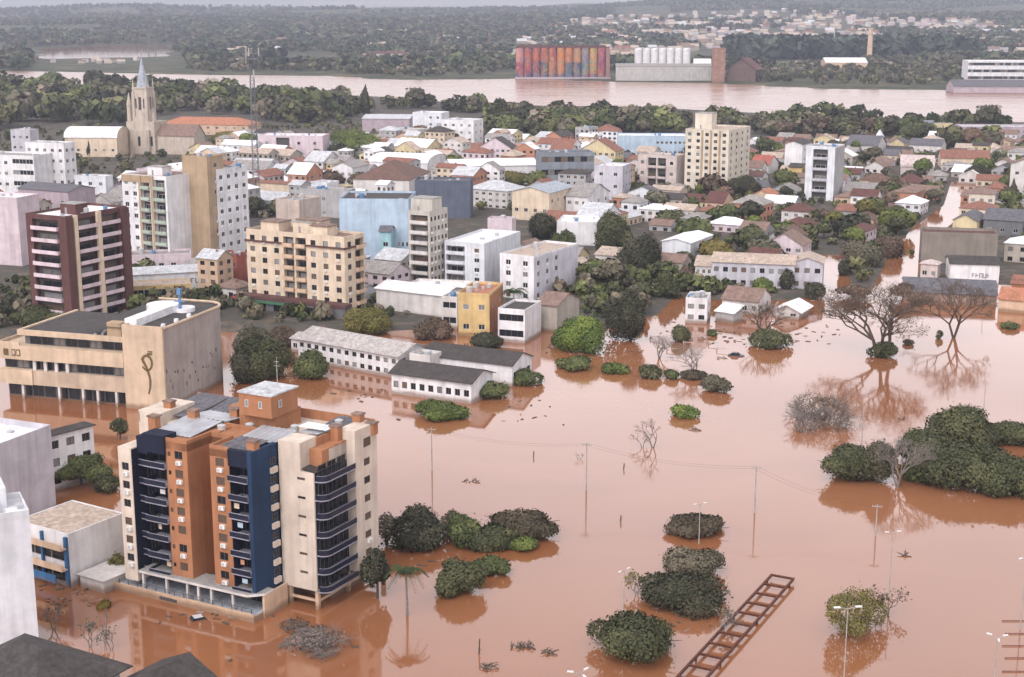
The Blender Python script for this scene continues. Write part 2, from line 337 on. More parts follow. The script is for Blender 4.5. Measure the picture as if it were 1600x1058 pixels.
def facade(mb, o, ax, W, H, wins, m=0, mback=1, z0=0.0, slope=None):
    """wall rectangle with recessed openings; wins = (x, z, w, h, depth)"""
    n = (ax[1], -ax[0])
    pt = lambda x, z, d=0.: (o[0] + ax[0] * x - n[0] * d, o[1] + ax[1] * x - n[1] * d, z)
    if not wins: mb.poly([pt(0, z0), pt(W, z0), pt(W, H), pt(0, H)], m); return
    cols = {}
    xs = sorted(set([0, W] + [round(w[0], 3) for w in wins] + [round(w[0] + w[2], 3) for w in wins]))
    for xa, xb in zip(xs[:-1], xs[1:]):
        if xb - xa < 1e-4: continue
        xm = (xa + xb) / 2; st = sorted((w[1], w[1] + w[3]) for w in wins if w[0] < xm < w[0] + w[2]); z = z0
        for a, b in st:
            if a > z + 1e-4: mb.poly([pt(xa, z), pt(xb, z), pt(xb, a), pt(xa, a)], m)
            z = max(z, b)
        if z < H - 1e-4: mb.poly([pt(xa, z), pt(xb, z), pt(xb, H), pt(xa, H)], m)
    for x, z, w, h, d in wins:
        mb.poly([pt(x, z, d), pt(x + w, z, d), pt(x + w, z + h, d), pt(x, z + h, d)], mback)
        mb.poly([pt(x, z), pt(x + w, z), pt(x + w, z, d), pt(x, z, d)], m); mb.poly([pt(x, z + h, d), pt(x + w, z + h, d), pt(x + w, z + h), pt(x, z + h)], m)
        mb.poly([pt(x, z), pt(x, z, d), pt(x, z + h, d), pt(x, z + h)], m); mb.poly([pt(x + w, z, d), pt(x + w, z), pt(x + w, z + h), pt(x + w, z + h, d)], m)
def put_window(root, o, ax, x, z, w, h, d, dark=False, pv=(.55, .2, .1, .15)):
    n = (ax[1], -ax[0]); var = random.choices(range(4), pv)[0]
    return link('window', window_mesh(w, h, var, dark), root, (o[0] + ax[0] * x - n[0] * (d - .003), o[1] + ax[1] * x - n[1] * (d - .003), z), math.atan2(ax[1], ax[0]))
def spec_windows(spec, W, H):
    """'5x7' windows, '5x7b1,3' with balconies in those columns, 's4' strips, 'd' doors below; fractions a-b with @a:b"""
    out = []
    for part in [p for p in spec.split(';') if p]:
        a, b = 0., 1.
        if '@' in part: part, ab = part.split('@'); a, b = map(float, ab.split(':'))
        x0, wd = W * a, W * (b - a)
        if part[0] == 's':
            rows = int(part[1:]); fh = H / rows
            for r in range(rows): out.append(('strip', x0 + .4, r * fh + fh * .38, wd - .8, fh * .42))
            continue
        bal = []
        if 'b' in part: part, bl = part.split('b'); bal = [int(k) for k in bl.split(',')] if bl else None
        c, r_ = part.split('x'); c, rows = int(c), int(r_)
        fh = (H - .5) / rows; bay = wd / c
        for r in range(rows):
            for k in range(c):
                if bal is None or k in bal: out.append(('balc', x0 + k * bay + bay * .08, r * fh + .35, bay * .84, fh - .6))
                else:
                    ww = rd(min(1.8, bay * .55)); hh = rd(min(1.6, fh * .45)); out.append(('win', x0 + (k + .5) * bay - ww / 2, r * fh + fh * .36, ww, hh))
    return out
LAND = []; FOOT = []
def roof_flat(mb, W, D, H, par=.7, m=1, wall=0, x0=0., y0=0.):
    t = .22
    mb.poly([(x0 + t, y0 + t, H - .02), (x0 + W - t, y0 + t, H - .02), (x0 + W - t, y0 + D - t, H - .02), (x0 + t, y0 + D - t, H - .02)], m)
    for a in ((x0, y0, x0 + W, y0 + t), (x0, y0 + D - t, x0 + W, y0 + D), (x0, y0 + t, x0 + t, y0 + D - t), (x0 + W - t, y0 + t, x0 + W, y0 + D - t)):
        mb.box(a[0], a[1], H - .05, a[2], a[3], H + par, wall)
def roof_pitched(kind, x0, y0, W, D, H, pitch, eave, rmat, wmat_):
    """returns (roof mesh, gable points); kind X: ridge along x, Y: ridge along y, H hip, M monopitch"""
    mb = MB(); e = eave; t = .16
    xa, xb, ya, yb = x0 - e, x0 + W + e, y0 - e, y0 + D + e
    if kind == 'X':
        hr = pitch * D / 2; ym = y0 + D / 2; zl = H - pitch * e
        for dz, s in ((t, 1),):
            mb.poly([(xa, ya, zl + t), (xb, ya, zl + t), (xb, ym, H + hr + t), (xa, ym, H + hr + t)]); mb.poly([(xb, yb, zl + t), (xa, yb, zl + t), (xa, ym, H + hr + t), (xb, ym, H + hr + t)])
        mb.poly([(xa, ya, zl), (xa, ym, H + hr), (xb, ym, H + hr), (xb, ya, zl)]); mb.poly([(xa, yb, zl), (xb, yb, zl), (xb, ym, H + hr), (xa, ym, H + hr)])
        for x, sg in ((xa, 1), (xb, -1)):
            for y, in ((ya,), (yb,)): mb.poly([(x, y, zl), (x, y, zl + t), (x, ym, H + hr + t), (x, ym, H + hr)])
        mb.poly([(xa, ya, zl), (xb, ya, zl), (xb, ya, zl + t), (xa, ya, zl + t)]); mb.poly([(xb, yb, zl), (xa, yb, zl), (xa, yb, zl + t), (xb, yb, zl + t)])
        gab = [[(x0, y0, H), (x0, ym, H + hr - .01), (x0, y0 + D, H)], [(x0 + W, y0, H), (x0 + W, y0 + D, H), (x0 + W, ym, H + hr - .01)]]
    elif kind == 'Y':
        hr = pitch * W / 2; xm = x0 + W / 2; zl = H - pitch * e
        mb.poly([(xa, yb, zl + t), (xa, ya, zl + t), (xm, ya, H + hr + t), (xm, yb, H + hr + t)]); mb.poly([(xb, ya, zl + t), (xb, yb, zl + t), (xm, yb, H + hr + t), (xm, ya, H + hr + t)])
        mb.poly([(xa, ya, zl), (xa, yb, zl), (xm, yb, H + hr), (xm, ya, H + hr)]); mb.poly([(xb, yb, zl), (xb, ya, zl), (xm, ya, H + hr), (xm, yb, H + hr)])
        for y in (ya, yb):
            for x in (xa, xb): mb.poly([(x, y, zl), (x, y, zl + t), (xm, y, H + hr + t), (xm, y, H + hr)])
        mb.poly([(xa, yb, zl), (xa, ya, zl), (xa, ya, zl + t), (xa, yb, zl + t)]); mb.poly([(xb, ya, zl), (xb, yb, zl), (xb, yb, zl + t), (xb, ya, zl + t)])
        gab = [[(x0, y0, H), (x0 + W, y0, H), (xm, y0, H + hr - .01)], [(x0 + W, y0 + D, H), (x0, y0 + D, H), (xm, y0 + D, H + hr - .01)]]
    elif kind == 'M':
        hr = pitch * D; zl = H - pitch * e; zh = H + hr + pitch * e
        mb.poly([(xa, ya, zl + t), (xb, ya, zl + t), (xb, yb, zh + t), (xa, yb, zh + t)]); mb.poly([(xa, yb, zh), (xb, yb, zh), (xb, ya, zl), (xa, ya, zl)])
        mb.poly([(xa, ya, zl), (xb, ya, zl), (xb, ya, zl + t), (xa, ya, zl + t)]); mb.poly([(xb, ya, zl), (xb, yb, zh), (xb, yb, zh + t), (xb, ya, zl + t)]); mb.poly([(xa, yb, zh), (xa, ya, zl), (xa, ya, zl + t), (xa, yb, zh + t)])
        gab = [[(x0, y0, H), (x0, y0 + D, H + hr - .01), (x0, y0 + D, H)], [(x0 + W, y0, H), (x0 + W, y0 + D, H), (x0 + W, y0 + D, H + hr - .01)], [(x0 + W, y0 + D, H), (x0, y0 + D, H), (x0, y0 + D, H + hr - .01), (x0 + W, y0 + D, H + hr - .01)]]
    elif kind == 'B':                              # barrel roof, axis along x
        n = 12; hr = pitch * D; gab = []; pr = []
        for i in range(n + 1):
            a = math.pi * i / n; pr.append((y0 + D / 2 - (D / 2 + e) * math.cos(a), H + hr * math.sin(a) + t))
        for (ya_, za), (yb_, zb) in zip(pr[:-1], pr[1:]): mb.poly([(xa, ya_, za), (xb, ya_, za), (xb, yb_, zb), (xa, yb_, zb)])
        for x in (x0, x0 + W): gab.append([(x, y, z - t) for y, z in pr][::(1 if x == x0 + W else -1)])
    else:                                          # hip
        s = min(W, D) / 2; hr = pitch * (s + e); zl = H - .02
        if W >= D: a, b = (x0 + s, y0 + D / 2, zl + hr + t), (x0 + W - s, y0 + D / 2, zl + hr + t)
        else: a, b = (x0 + W / 2, y0 + s, zl + hr + t), (x0 + W / 2, y0 + D - s, zl + hr + t)
        c = [(xa, ya, zl + t), (xb, ya, zl + t), (xb, yb, zl + t), (xa, yb, zl + t)]
        if W >= D: fs = [[c[0], c[1], b, a], [c[1], c[2], b], [c[2], c[3], a, b], [c[3], c[0], a]]
        else: fs = [[c[0], c[1], a], [c[1], c[2], b, a], [c[2], c[3], b], [c[3], c[0], a, b]]
        for f in fs: mb.poly(f)
        cb = [(p[0], p[1], zl) for p in c]; mb.poly(cb[::-1])
        for i in range(4): j = (i + 1) % 4; mb.poly([cb[i], cb[j], c[j], c[i]])
        gab = []
    return mb.mesh('roof', rmat), gab
def tank_mesh(big=False, blue=False):
    def make():
        mb = MB(); r = 1.0 if big else .7
        mb.cyl(0, 0, 0, r * 1.5, r * .88, r, 12); mb.cyl(0, 0, r * 1.5, r * 1.75, r * 1.03, r * .45, 12)
        return mb.mesh('water_tank', TANKB if blue else TANKG)
    return cached(('tank', big, blue), make)
def hatch_mesh(w, d, h, wk):
    def make():
        mb = MB(); mb.box(0, 0, 0, w, d, h); mb.box(-.15, -.15, h, w + .15, d + .15, h + .18, 1); mb.box(w * .3, -.04, 0, w * .3 + .8, -.002, 1.9, 2)
        return mb.mesh('roof_house', [wm(wk), rm('concrete'), SHUTG])
    return cached(('hatch', round(w, 1), round(d, 1), round(h, 1), wk), make)
def building(cat, label, c, yt, xl, xr, wall='white', roof='F:concrete', fw='', sw='', th=GRID, group=None, name=None, hatch=None, wall2=None, base=0.0, minD=6.0, land=None, dark=False, rail='solid', clutter=True, par=.7, H=None, D=None, W=None, pitch=.36, eave=.45, balc=None, pvar=(.55, .2, .1, .15)):
    """c = near ground corner in the photo, yt = image height of the wall top above it, xl/xr = left and right ends of its two fronts"""
    X, Y, _ = P(c[0], c[1]); t = R(th); u = (math.cos(t), math.sin(t)); v = (-math.sin(t), math.cos(t))
    if H is None: H = zat(X, Y, yt)
    zz = H * .5; cx_ = Q(X, Y, zz)[0]
    def solve(dirx, diry, target):
        lo, hi = .5, 160.
        s0 = Q(X, Y, zz)[0]
        inc = Q(X + dirx * 5, Y + diry * 5, zz)[0] > s0
        for _ in range(40):
            m = (lo + hi) / 2
            if (Q(X + dirx * m, Y + diry * m, zz)[0] < target) == inc: lo = m
            else: hi = m
        return lo
    if W is None: W = solve(-u[0], -u[1], xl)
    if D is None: D = solve(v[0], v[1], xr) if xr - c[0] > 3 else max(minD, W * .6)
    D = max(D, minD if xr - c[0] <= 3 else 1.0)
    if D > 1.5 * W + 14: D = W * .9 + 4
    name = name or cat.replace(' ', '_')
    root = thing(name, label, cat, (X, Y, 0), t, group)
    mb = MB(); holes = {0: [], 1: []}; place = []
    for side, spec, ln in ((0, fw, W), (1, sw, D)):
        o = (-W, 0.) if side == 0 else (0., 0.); ax = (1., 0.) if side == 0 else (0., 1.)
        for k, x, z, w, h in spec_windows(spec, ln, H):
            z += base
            if k == 'balc': holes[side].append((x, z, w, h, 1.3))
            else: holes[side].append((x, z, w, h, .16))
            place.append((k, o, ax, x, z, w, h))
    facade(mb, (-W, 0), (1, 0), W, H, holes[0], 0, 2); facade(mb, (0, 0), (0, 1), D, H, holes[1], 3 if wall2 else 0, 2)
    facade(mb, (0, D), (-1, 0), W, H, []); facade(mb, (-W, D), (0, -1), D, H, [])
    kind, rk = roof.split(':')
    mats = [wm(wall), rm(rk), FRAMED, wm(wall2 or wall)]
    if kind == 'F':
        roof_flat(mb, W, D, H, par, 1, 0, -W, 0)
        me = mb.mesh('wall', mats); link('wall', me, root)
    else:
        rme, gab = roof_pitched(kind, -W, 0, W, D, H, pitch, eave, rm(rk), None)
        for g in gab: mb.poly(g)
        link('wall', mb.mesh('wall', mats), root); link('roof', rme, root)
    for k, o, ax, x, z, w, h in place:
        n = (ax[1], -ax[0]); rz = math.atan2(ax[1], ax[0])
        if k == 'balc':
            dw = rd(w * .7); put_window(root, o, ax, x + (w - dw) / 2, z + .06, round(dw, 1), round(min(2.1, h - .12), 1), 1.3, dark)
            link('balcony', balcony_mesh(w, .9, balc or wall, rail), root, (o[0] + ax[0] * x, o[1] + ax[1] * x, z), rz)
        elif k == 'strip':
            np_ = max(1, int(w / 3.2)); pw = w / np_
            for i in range(np_): put_window(root, o, ax, x + i * pw, z, pw, h, .16, dark, pvar)
        else:
            put_window(root, o, ax, x, z, w, h, .16, dark, pvar)
            if cat == 'apartment block' and random.random() < .3:
                def acm():
                    q = MB(); q.box(0, -.4, 0, .9, -.0, .6); q.box(.1, -.42, .08, .55, -.4, .52, 1); return q.mesh('air_conditioner', [AC, TANKG])
                link('air_conditioner', cached('bac', acm), root, (o[0] + ax[0] * (x + w * .2) + n[0] * .01, o[1] + ax[1] * (x + w * .2) + n[1] * .01, z - .8), rz)
    if kind == 'F' and clutter and H > 5:
        r_ = random.Random(int(X * 10) + int(Y))
        if hatch: hw, hd, hh, hx, hy = hatch; link('roof_house', hatch_mesh(hw, hd, hh, wall), root, (-W * hx - hw / 2, D * hy, H - .02))
        for i in range(r_.randint(1, 3)):
            link('water_tank', tank_mesh(r_.random() < .4, r_.random() < .35), root, (-W * r_.uniform(.15, .85), D * r_.uniform(.25, .8), H - .02))
        mb = MB()
        for i in range(r_.randint(2, 5)):
            a, b = -W * r_.uniform(.1, .9), D * r_.uniform(.15, .85); mb.box(a, b, H - .03, a + r_.uniform(.6, 1.6), b + r_.uniform(.5, 1.2), H + r_.uniform(.3, .9))
        link('roof_vent', mb.mesh('roof_vent', METAL), root)
    cxw, cyw = X - u[0] * W / 2 + v[0] * D / 2, Y - u[1] * W / 2 + v[1] * D / 2
    uu = [uv(X + u[0] * a + v[0] * b, Y + u[1] * a + v[1] * b) for a, b in ((0, 0), (-W, 0), (-W, D), (0, D))]
    FOOT.append((min(p[0] for p in uu), max(p[0] for p in uu), min(p[1] for p in uu), max(p[1] for p in uu)))
    if land: LAND.append((land, cxw, cyw))

    return root, W, D, H
# ------------------------------------------------------------------ trees
def leaf_mat():
    m = bpy.data.materials.new('foliage'); nt, b = nodes_of(m)
    b.inputs['Roughness'].default_value = .75; b.inputs['Specular IOR Level'].default_value = .2
    oi = nt.nodes.new('ShaderNodeObjectInfo'); at = nt.nodes.new('ShaderNodeAttribute'); at.attribute_name = 'tint'
    hsn = nt.nodes.new('ShaderNodeHueSaturation')
    mh = nt.nodes.new('ShaderNodeMapRange'); mh.inputs['From Min'].default_value = .4; mh.inputs['From Max'].default_value = 1.6; mh.inputs['To Min'].default_value = .525; mh.inputs['To Max'].default_value = .475
    nt.links.new(at.outputs['Fac'], mh.inputs['Value']); nt.links.new(mh.outputs[0], hsn.inputs['Hue'])
    nt.links.new(at.outputs['Fac'], hsn.inputs['Value']); nt.links.new(oi.outputs['Color'], hsn.inputs['Color'])
    nt.links.new(hsn.outputs[0], b.inputs['Base Color'])
    return m
LEAF = leaf_mat()
BARK = mat((.10, .075, .058), .9, .3, 2., .1, name='bark')
BARKG = mat((.19, .165, .15), .9, .3, 2., .1, name='bark_grey')
def crown_np(seed, rx, ry, rz, n, leaf, lobes=9, floor=-.35, fill=.55, lob=(.32, .55), upright=.35):
    """leaf quads through the lobes of a crown centred on the origin"""
    g = np.random.RandomState(seed)
    c = g.normal(size=(lobes, 3)); c /= np.linalg.norm(c, axis=1)[:, None]; c *= (g.rand(lobes, 1) ** .5) * .66; c[:, 2] = np.abs(c[:, 2]) * .8 + floor * .35
    c[0] = (0, 0, .1); rr = g.uniform(*lob, lobes); rr[0] = max(rr[0], .5)
    p = rr ** 2 / (rr ** 2).sum(); li = g.choice(lobes, n * 2, p=p)
    d = g.normal(size=(n * 2, 3)); d[:, 2] += upright; d /= np.linalg.norm(d, axis=1)[:, None]
    rad = rr[li] * (1 - (1 - fill) * g.rand(n * 2) ** 2)
    pts = c[li] + d * rad[:, None] * (1 + .10 * g.normal(size=(n * 2, 1)) + np.where(g.rand(n * 2, 1) < .10, .28, 0) * g.rand(n * 2, 1))
    # drop leaves buried deep inside other lobes
    dist = np.linalg.norm(pts[:, None, :] - c[None], axis=2) / rr[None]
    keep = (dist.min(1) > .72) & (pts[:, 2] > floor)
    idx = np.where(keep)[0][:n]; pts, d, li = pts[idx], d[idx], li[idx]
    m = len(pts)
    nrm = d + g.normal(size=(m, 3)) * .36; nrm /= np.linalg.norm(nrm, axis=1)[:, None]
    a = np.cross(nrm, g.normal(size=(m, 3))); a /= np.linalg.norm(a, axis=1)[:, None]; b = np.cross(nrm, a)
    pts = pts * (rx, ry, rz); s = leaf * g.uniform(.55, 1.35, (m, 1)); e = g.uniform(.55, 1., (m, 1))
    V = np.stack([pts + a * s, pts + b * s * e, pts - a * s, pts - b * s * e], 1).reshape(-1, 3)
    Fq = np.arange(m * 4).reshape(m, 4)
    lt = g.uniform(.66, 1.34, lobes); tint = lt[li] * g.uniform(.8, 1.22, m)
    return V, Fq, tint
def trunk_np(seed, h, r, spread, limbs=5):
    g = random.Random(seed); mb = MB()
    mb.tube((0, 0, -.5), (g.uniform(-.2, .2), 0, h * .6), r, r * .75, 7)
    for i in range(limbs):
        a = i * 2 * math.pi / limbs + g.uniform(-.4, .4); z0 = h * g.uniform(.4, .6); q = (spread * .5 * math.cos(a), spread * .5 * math.sin(a), h * g.uniform(.9, 1.15))
        mb.tube((0, 0, z0), q, r * .5, r * .25, 5); mb.tube(q, (q[0] * 1.7, q[1] * 1.7, q[2] + h * .2), r * .25, r * .08, 4)
    return mb
def crown_obj(name, seed, rx, ry, rz, n, leaf, **k):
    V, Fq, t = crown_np(seed, rx, ry, rz, n, leaf, **k); return np_mesh(name, V, Fq, [LEAF], t)
KINDS = dict(dark=(.066, .070, .032), darkbrown=(.078, .062, .040), mid=(.080, .095, .035), green=(.095, .122, .032), bright=(.12, .165, .034), olive=(.13, .118, .034), yellow=(.18, .13, .02), brown=(.115, .080, .056), grey=(.15, .125, .11), deep=(.050, .050, .029), greyolive=(.112, .10, .066))
def scale_at(px, py): X, Y, _ = P(px, py); return math.hypot(Y, CAMH) / F
def near_tree(px, py, wpx, hpx, kind, label, cat='tree', dens=1.0, leaf=.185, trunk=0.0, seed=None, group=None, lobes=20, squash=1.0, low=True, name=None, lob=(.24, .44), stems=0):
    """a tree of its own: py = waterline under the front of the crown"""
    s = scale_at(px, py); kf = 1.26 if py > 560 else 1.0; rx = wpx * s / 2 * kf; ry = rx * squash
    X, Y, _ = P(px, py); Y += ry * .8; X = X * Y / (Y - ry * .8)
    e = math.atan2(CAMH, Y); tot = max(rx * .5, (hpx * (1.16 if py > 560 else 1.0) * s - ry * 1.0 * math.sin(e)) / math.cos(e))
    zc = trunk + (tot - trunk) * (.30 if low else .5); rz = (tot - zc) * 1.02
    seed = int(px * 7 + py * 13) if seed is None else seed
    root = thing(name or cat.replace(' ', '_'), label, cat, (X, Y, 0), random.uniform(-.3, .3), group)
    n = int(min(13000, dens * 5.2 * (rx * ry + 2 * rx * rz) / (leaf * leaf)))
    cr_ = link('crown', crown_obj('crown', seed, rx, ry, rz, n, leaf, lobes=lobes, floor=(-zc / rz + .02 if low else -.7), lob=lob), root, (0, 0, zc)); cr_.color = (*KINDS[kind], 1)
    if stems:
        mb = bare_mb(seed, 1, .85, .03, stems, trunk=.2); V = np.array(mb.v); V[:, :2] -= V[V[:, 2] > .5 * V[:, 2].max()][:, :2].mean(0); V *= (rx * .92 / np.percentile(np.abs(V[:, 0]), 97), ry * .92 / np.percentile(np.abs(V[:, 1]), 97), tot * .97 / V[:, 2].max()); mb.v = [tuple(p) for p in V]
        link('branches', mb.mesh('branches', BARKG), root); return root
    link('trunk', trunk_np(seed, max(zc, 1.), .12 + rx * .04, rx * .9).mesh('trunk', BARK), root)
    return root
def bare_mb(seed, h, spread, r, depth=6, up=.35, trunk=.28, kids=(2, 3)):
    g = random.Random(seed); mb = MB()
    def grow(p, d, ln, rad, k):
        q = p + d * ln; mb.tube(p, q, rad, rad * .72, 5 if k > 3 else 3)
        if k == 0: return
        for _ in range(g.randint(*kids)):
            ax = Vector((g.gauss(0, 1), g.gauss(0, 1), g.gauss(0, .55))).normalized(); nd = (d + ax * spread + Vector((0, 0, up * .25))).normalized()
            grow(q, nd, ln * g.uniform(.62, .9), rad * .66, k - 1)
    for s in range(3 if depth > 5 else 2):
        a = s * 2.1 + g.random(); grow(Vector((0, 0, -.4)), Vector((math.cos(a) * .32, math.sin(a) * .32, 1)).normalized(), h * trunk, r, depth)
    return mb
def bare_tree(px, py, hpx, label, spread=.75, depth=6, leaves=0, kind='greyolive', cat='bare tree', r=None, width=1.0, group=None, m=None, trunk=.28, name='bare_tree', wpx=None):
    s = scale_at(px, py); X, Y, _ = P(px, py); h = hpx * s
    seed = int(px * 3 + py); root = thing(name, label, cat, (X, Y, 0), 0, group)
    mb = bare_mb(seed, h, spread, r or h * .022, depth, trunk=trunk)
    V = np.array(mb.v); k = h / V[:, 2].max(); V[:, 2] *= k; V[:, :2] *= k * width
    if wpx:
        t_ = V[:, 2:] / h; V[:, :2] -= V[V[:, 2] > .5 * h][:, :2].mean(0) * np.clip(t_ * 1.6, 0, 1); V[:, :2] *= np.clip(1 + (wpx * s / 2 / np.percentile(np.abs(V[:, 0]), 97) - 1) * np.clip(t_ * 4, 0, 1), .2, 9)
    mb.v = [tuple(p) for p in V]
    link('branches', mb.mesh('branches', m or BARK), root)
    if leaves:
        g = np.random.RandomState(seed); top = V[V[:, 2] > h * .35]; pts = top[g.choice(len(top), leaves)] + g.normal(size=(leaves, 3)) * .35
        nr = g.normal(size=(leaves, 3)); a = np.cross(nr, g.normal(size=(leaves, 3))); a /= np.linalg.norm(a, axis=1)[:, None]; b = np.cross(a, nr); b /= np.linalg.norm(b, axis=1)[:, None]
        sz = .22 * g.uniform(.6, 1.3, (leaves, 1)); VV = np.stack([pts + a * sz, pts + b * sz * .7, pts - a * sz, pts - b * sz * .7], 1).reshape(-1, 3)
        o = link('leaves', np_mesh('leaves', VV, np.arange(leaves * 4).reshape(-1, 4), [LEAF], g.uniform(.6, 1.4, leaves)), root); o.color = (*KINDS[kind], 1)
    return root
def palm(px, py, hpx, label, fronds=13, fl=None):
    s = scale_at(px, py); X, Y, _ = P(px, py); h = hpx * s; g = random.Random(int(px)); root = thing('palm_tree', label, 'palm tree', (X, Y, 0))
    fl = fl or h * .42; th_ = h - fl * .25
    mb = MB()
    for i in range(6): mb.tube((.04 * math.sin(i), 0, -.5 + i * (th_ + .5) / 6), (.04 * math.sin(i + 1), 0, -.5 + (i + 1) * (th_ + .5) / 6), .22 - .015 * i, .21 - .015 * i, 7)
    link('trunk', mb.mesh('trunk', BARKG), root)
    for k in range(fronds):
        a = k * 2 * math.pi / fronds + g.uniform(-.2, .2); up = g.uniform(.15, .8); V = []; Fq = []; pr = []
        for i in range(9):
            t = i / 8; rr = fl * t; pr.append((rr * math.cos(a), rr * math.sin(a), th_ + fl * (up * t - 1.05 * t * t)))
        side = (-math.sin(a), math.cos(a))
        for i in range(8):
            for sg in (-1, 1):
                for j in range(2):
                    t = (i + .5 * j) / 8; p = [pr[i][q] * (1 - .5 * j) + pr[i + 1][q] * .5 * j for q in range(3)]; ln = fl * .24 * (1 - .6 * t); w = fl * .035
                    b = len(V); V += [(p[0], p[1], p[2]), (p[0] + w * math.cos(a) * 1.6, p[1] + w * math.sin(a) * 1.6, p[2]), (p[0] + side[0] * sg * ln + .5 * ln * math.cos(a), p[1] + side[1] * sg * ln + .5 * ln * math.sin(a), p[2] - ln * .6), (p[0] + side[0] * sg * ln * .9 + .4 * ln * math.cos(a), p[1] + side[1] * sg * ln * .9 + .4 * ln * math.sin(a), p[2] - ln * .65)]
                    Fq.append((b, b + 1, b + 2, b + 3))
        o = link('frond', np_mesh('frond', np.array(V), np.array(Fq), [LEAF], np.full(len(Fq), g.uniform(.7, 1.2))), root); o.color = (.04, .06, .02, 1)
    return root
# prototypes for trees seen from afar: crown and trunk in one mesh
def far_proto(seed, kind):
    if kind == 'conifer':
        V, Fq, t = crown_np(seed, 2.6, 2.6, 6.5, 700, .55, lobes=6, floor=-.85, lob=(.35, .5)); k = np.clip((7 - V[:, 2]) / 13, .12, 1); V[:, :2] *= k[:, None] * 1.5; V[:, 2] += 6.5
    elif kind == 'tall':
        V, Fq, t = crown_np(seed, 3.6, 3.6, 5.6, 800, .6, lobes=11, floor=-.8); V[:, 2] += 6.6
    elif kind == 'bushy':
        V, Fq, t = crown_np(seed, 4.4, 4.4, 3.4, 800, .6, lobes=10, floor=-.6); V[:, 2] += 3.0
    else:
        V, Fq, t = crown_np(seed, 5.2, 5.2, 3.8, 900, .62, lobes=13, floor=-.45, lob=(.24, .45)); V[:, 2] += 4.8
    h = {'conifer': 3, 'tall': 4, 'bushy': 2, 'broad': 4}[kind]
    tb = trunk_np(seed, h + 1, .3, 3.0, 4); nv = len(V)
    tq = [f for f in tb.f if len(f) == 4]
    V2 = np.vstack([V, np.array(tb.v)]); F2 = np.vstack([Fq, np.array(tq) + nv])
    return np_mesh('tree', V2, F2, [LEAF, BARK], np.concatenate([t, np.ones(len(tq))]), np.concatenate([np.zeros(len(Fq), int), np.ones(len(tq), int)]))
PROTO = {k: [far_proto(100 + 7 * i + j, k) for i in range(n)] for j, (k, n) in enumerate((('broad', 5), ('bushy', 4), ('tall', 4), ('conifer', 2)))}
PH = dict(broad=8.4, bushy=6.2, tall=12.0, conifer=13.0); PW = dict(broad=10.4, bushy=8.8, tall=7.2, conifer=5.2)
TREES = []
def far_tree(x, y, h, kind, col, w=None, label=None, group=None, z=0.4, cat='tree', name='tree'):
    me = random.choice(PROTO[kind]); o = link(name, me, None, (x, y, z), random.uniform(0, 6.28)); k = h / PH[kind]
    kw = k if w is None else w / PW[kind]; o.scale = (kw, kw, k)
    f = random.uniform(.8, 1.2); c = KINDS[col]; o.color = (c[0] * f * random.uniform(.9, 1.1), c[1] * f, c[2] * f, 1)
    tag(o, label, cat, group); 
    return o
def mid_tree(px, py, wpx, hpx, kind, col, label, name='tree'):
    """px = middle, py = foot of the tree, sizes in photo pixels"""
    s = scale_at(px, py); X, Y, _ = P(px, py); w = wpx * s; Y += w * .35; X *= Y / (Y - w * .35); e = math.atan2(CAMH, Y); h = max(w * .5, hpx * s - w * .5 * math.sin(e))
    u_, v_ = uv(X, Y); FOOT.append((u_ - w * .25, u_ + w * .25, v_ - w * .25, v_ + w * .25))
    return far_tree(X, Y, h, kind, col, w, label, name=name)
for k, v_ in dict(ruin=(.24, .20, .165), dull=(.30, .19, .14), signblue=(.03, .14, .32), awn=(.05, .16, .08), turq=(.30, .55, .60), stonec=(.52, .48, .42), lilacw=(.60, .57, .64), redw=(.36, .09, .06), peachp=(.55, .44, .37), vblue=(.02, .12, .38), creamp=(.66, .58, .46), pinkb=(.58, .48, .44), beigep=(.55, .45, .36), salmon=(.52, .23, .13), yellowp=(.62, .50, .27), greyp=(.42, .40, .38), brownw=(.14, .09, .075)).items(): WALL[k] = v_
ROOF.update(redr=(.40, .10, .07), pinkr=(.58, .46, .44))
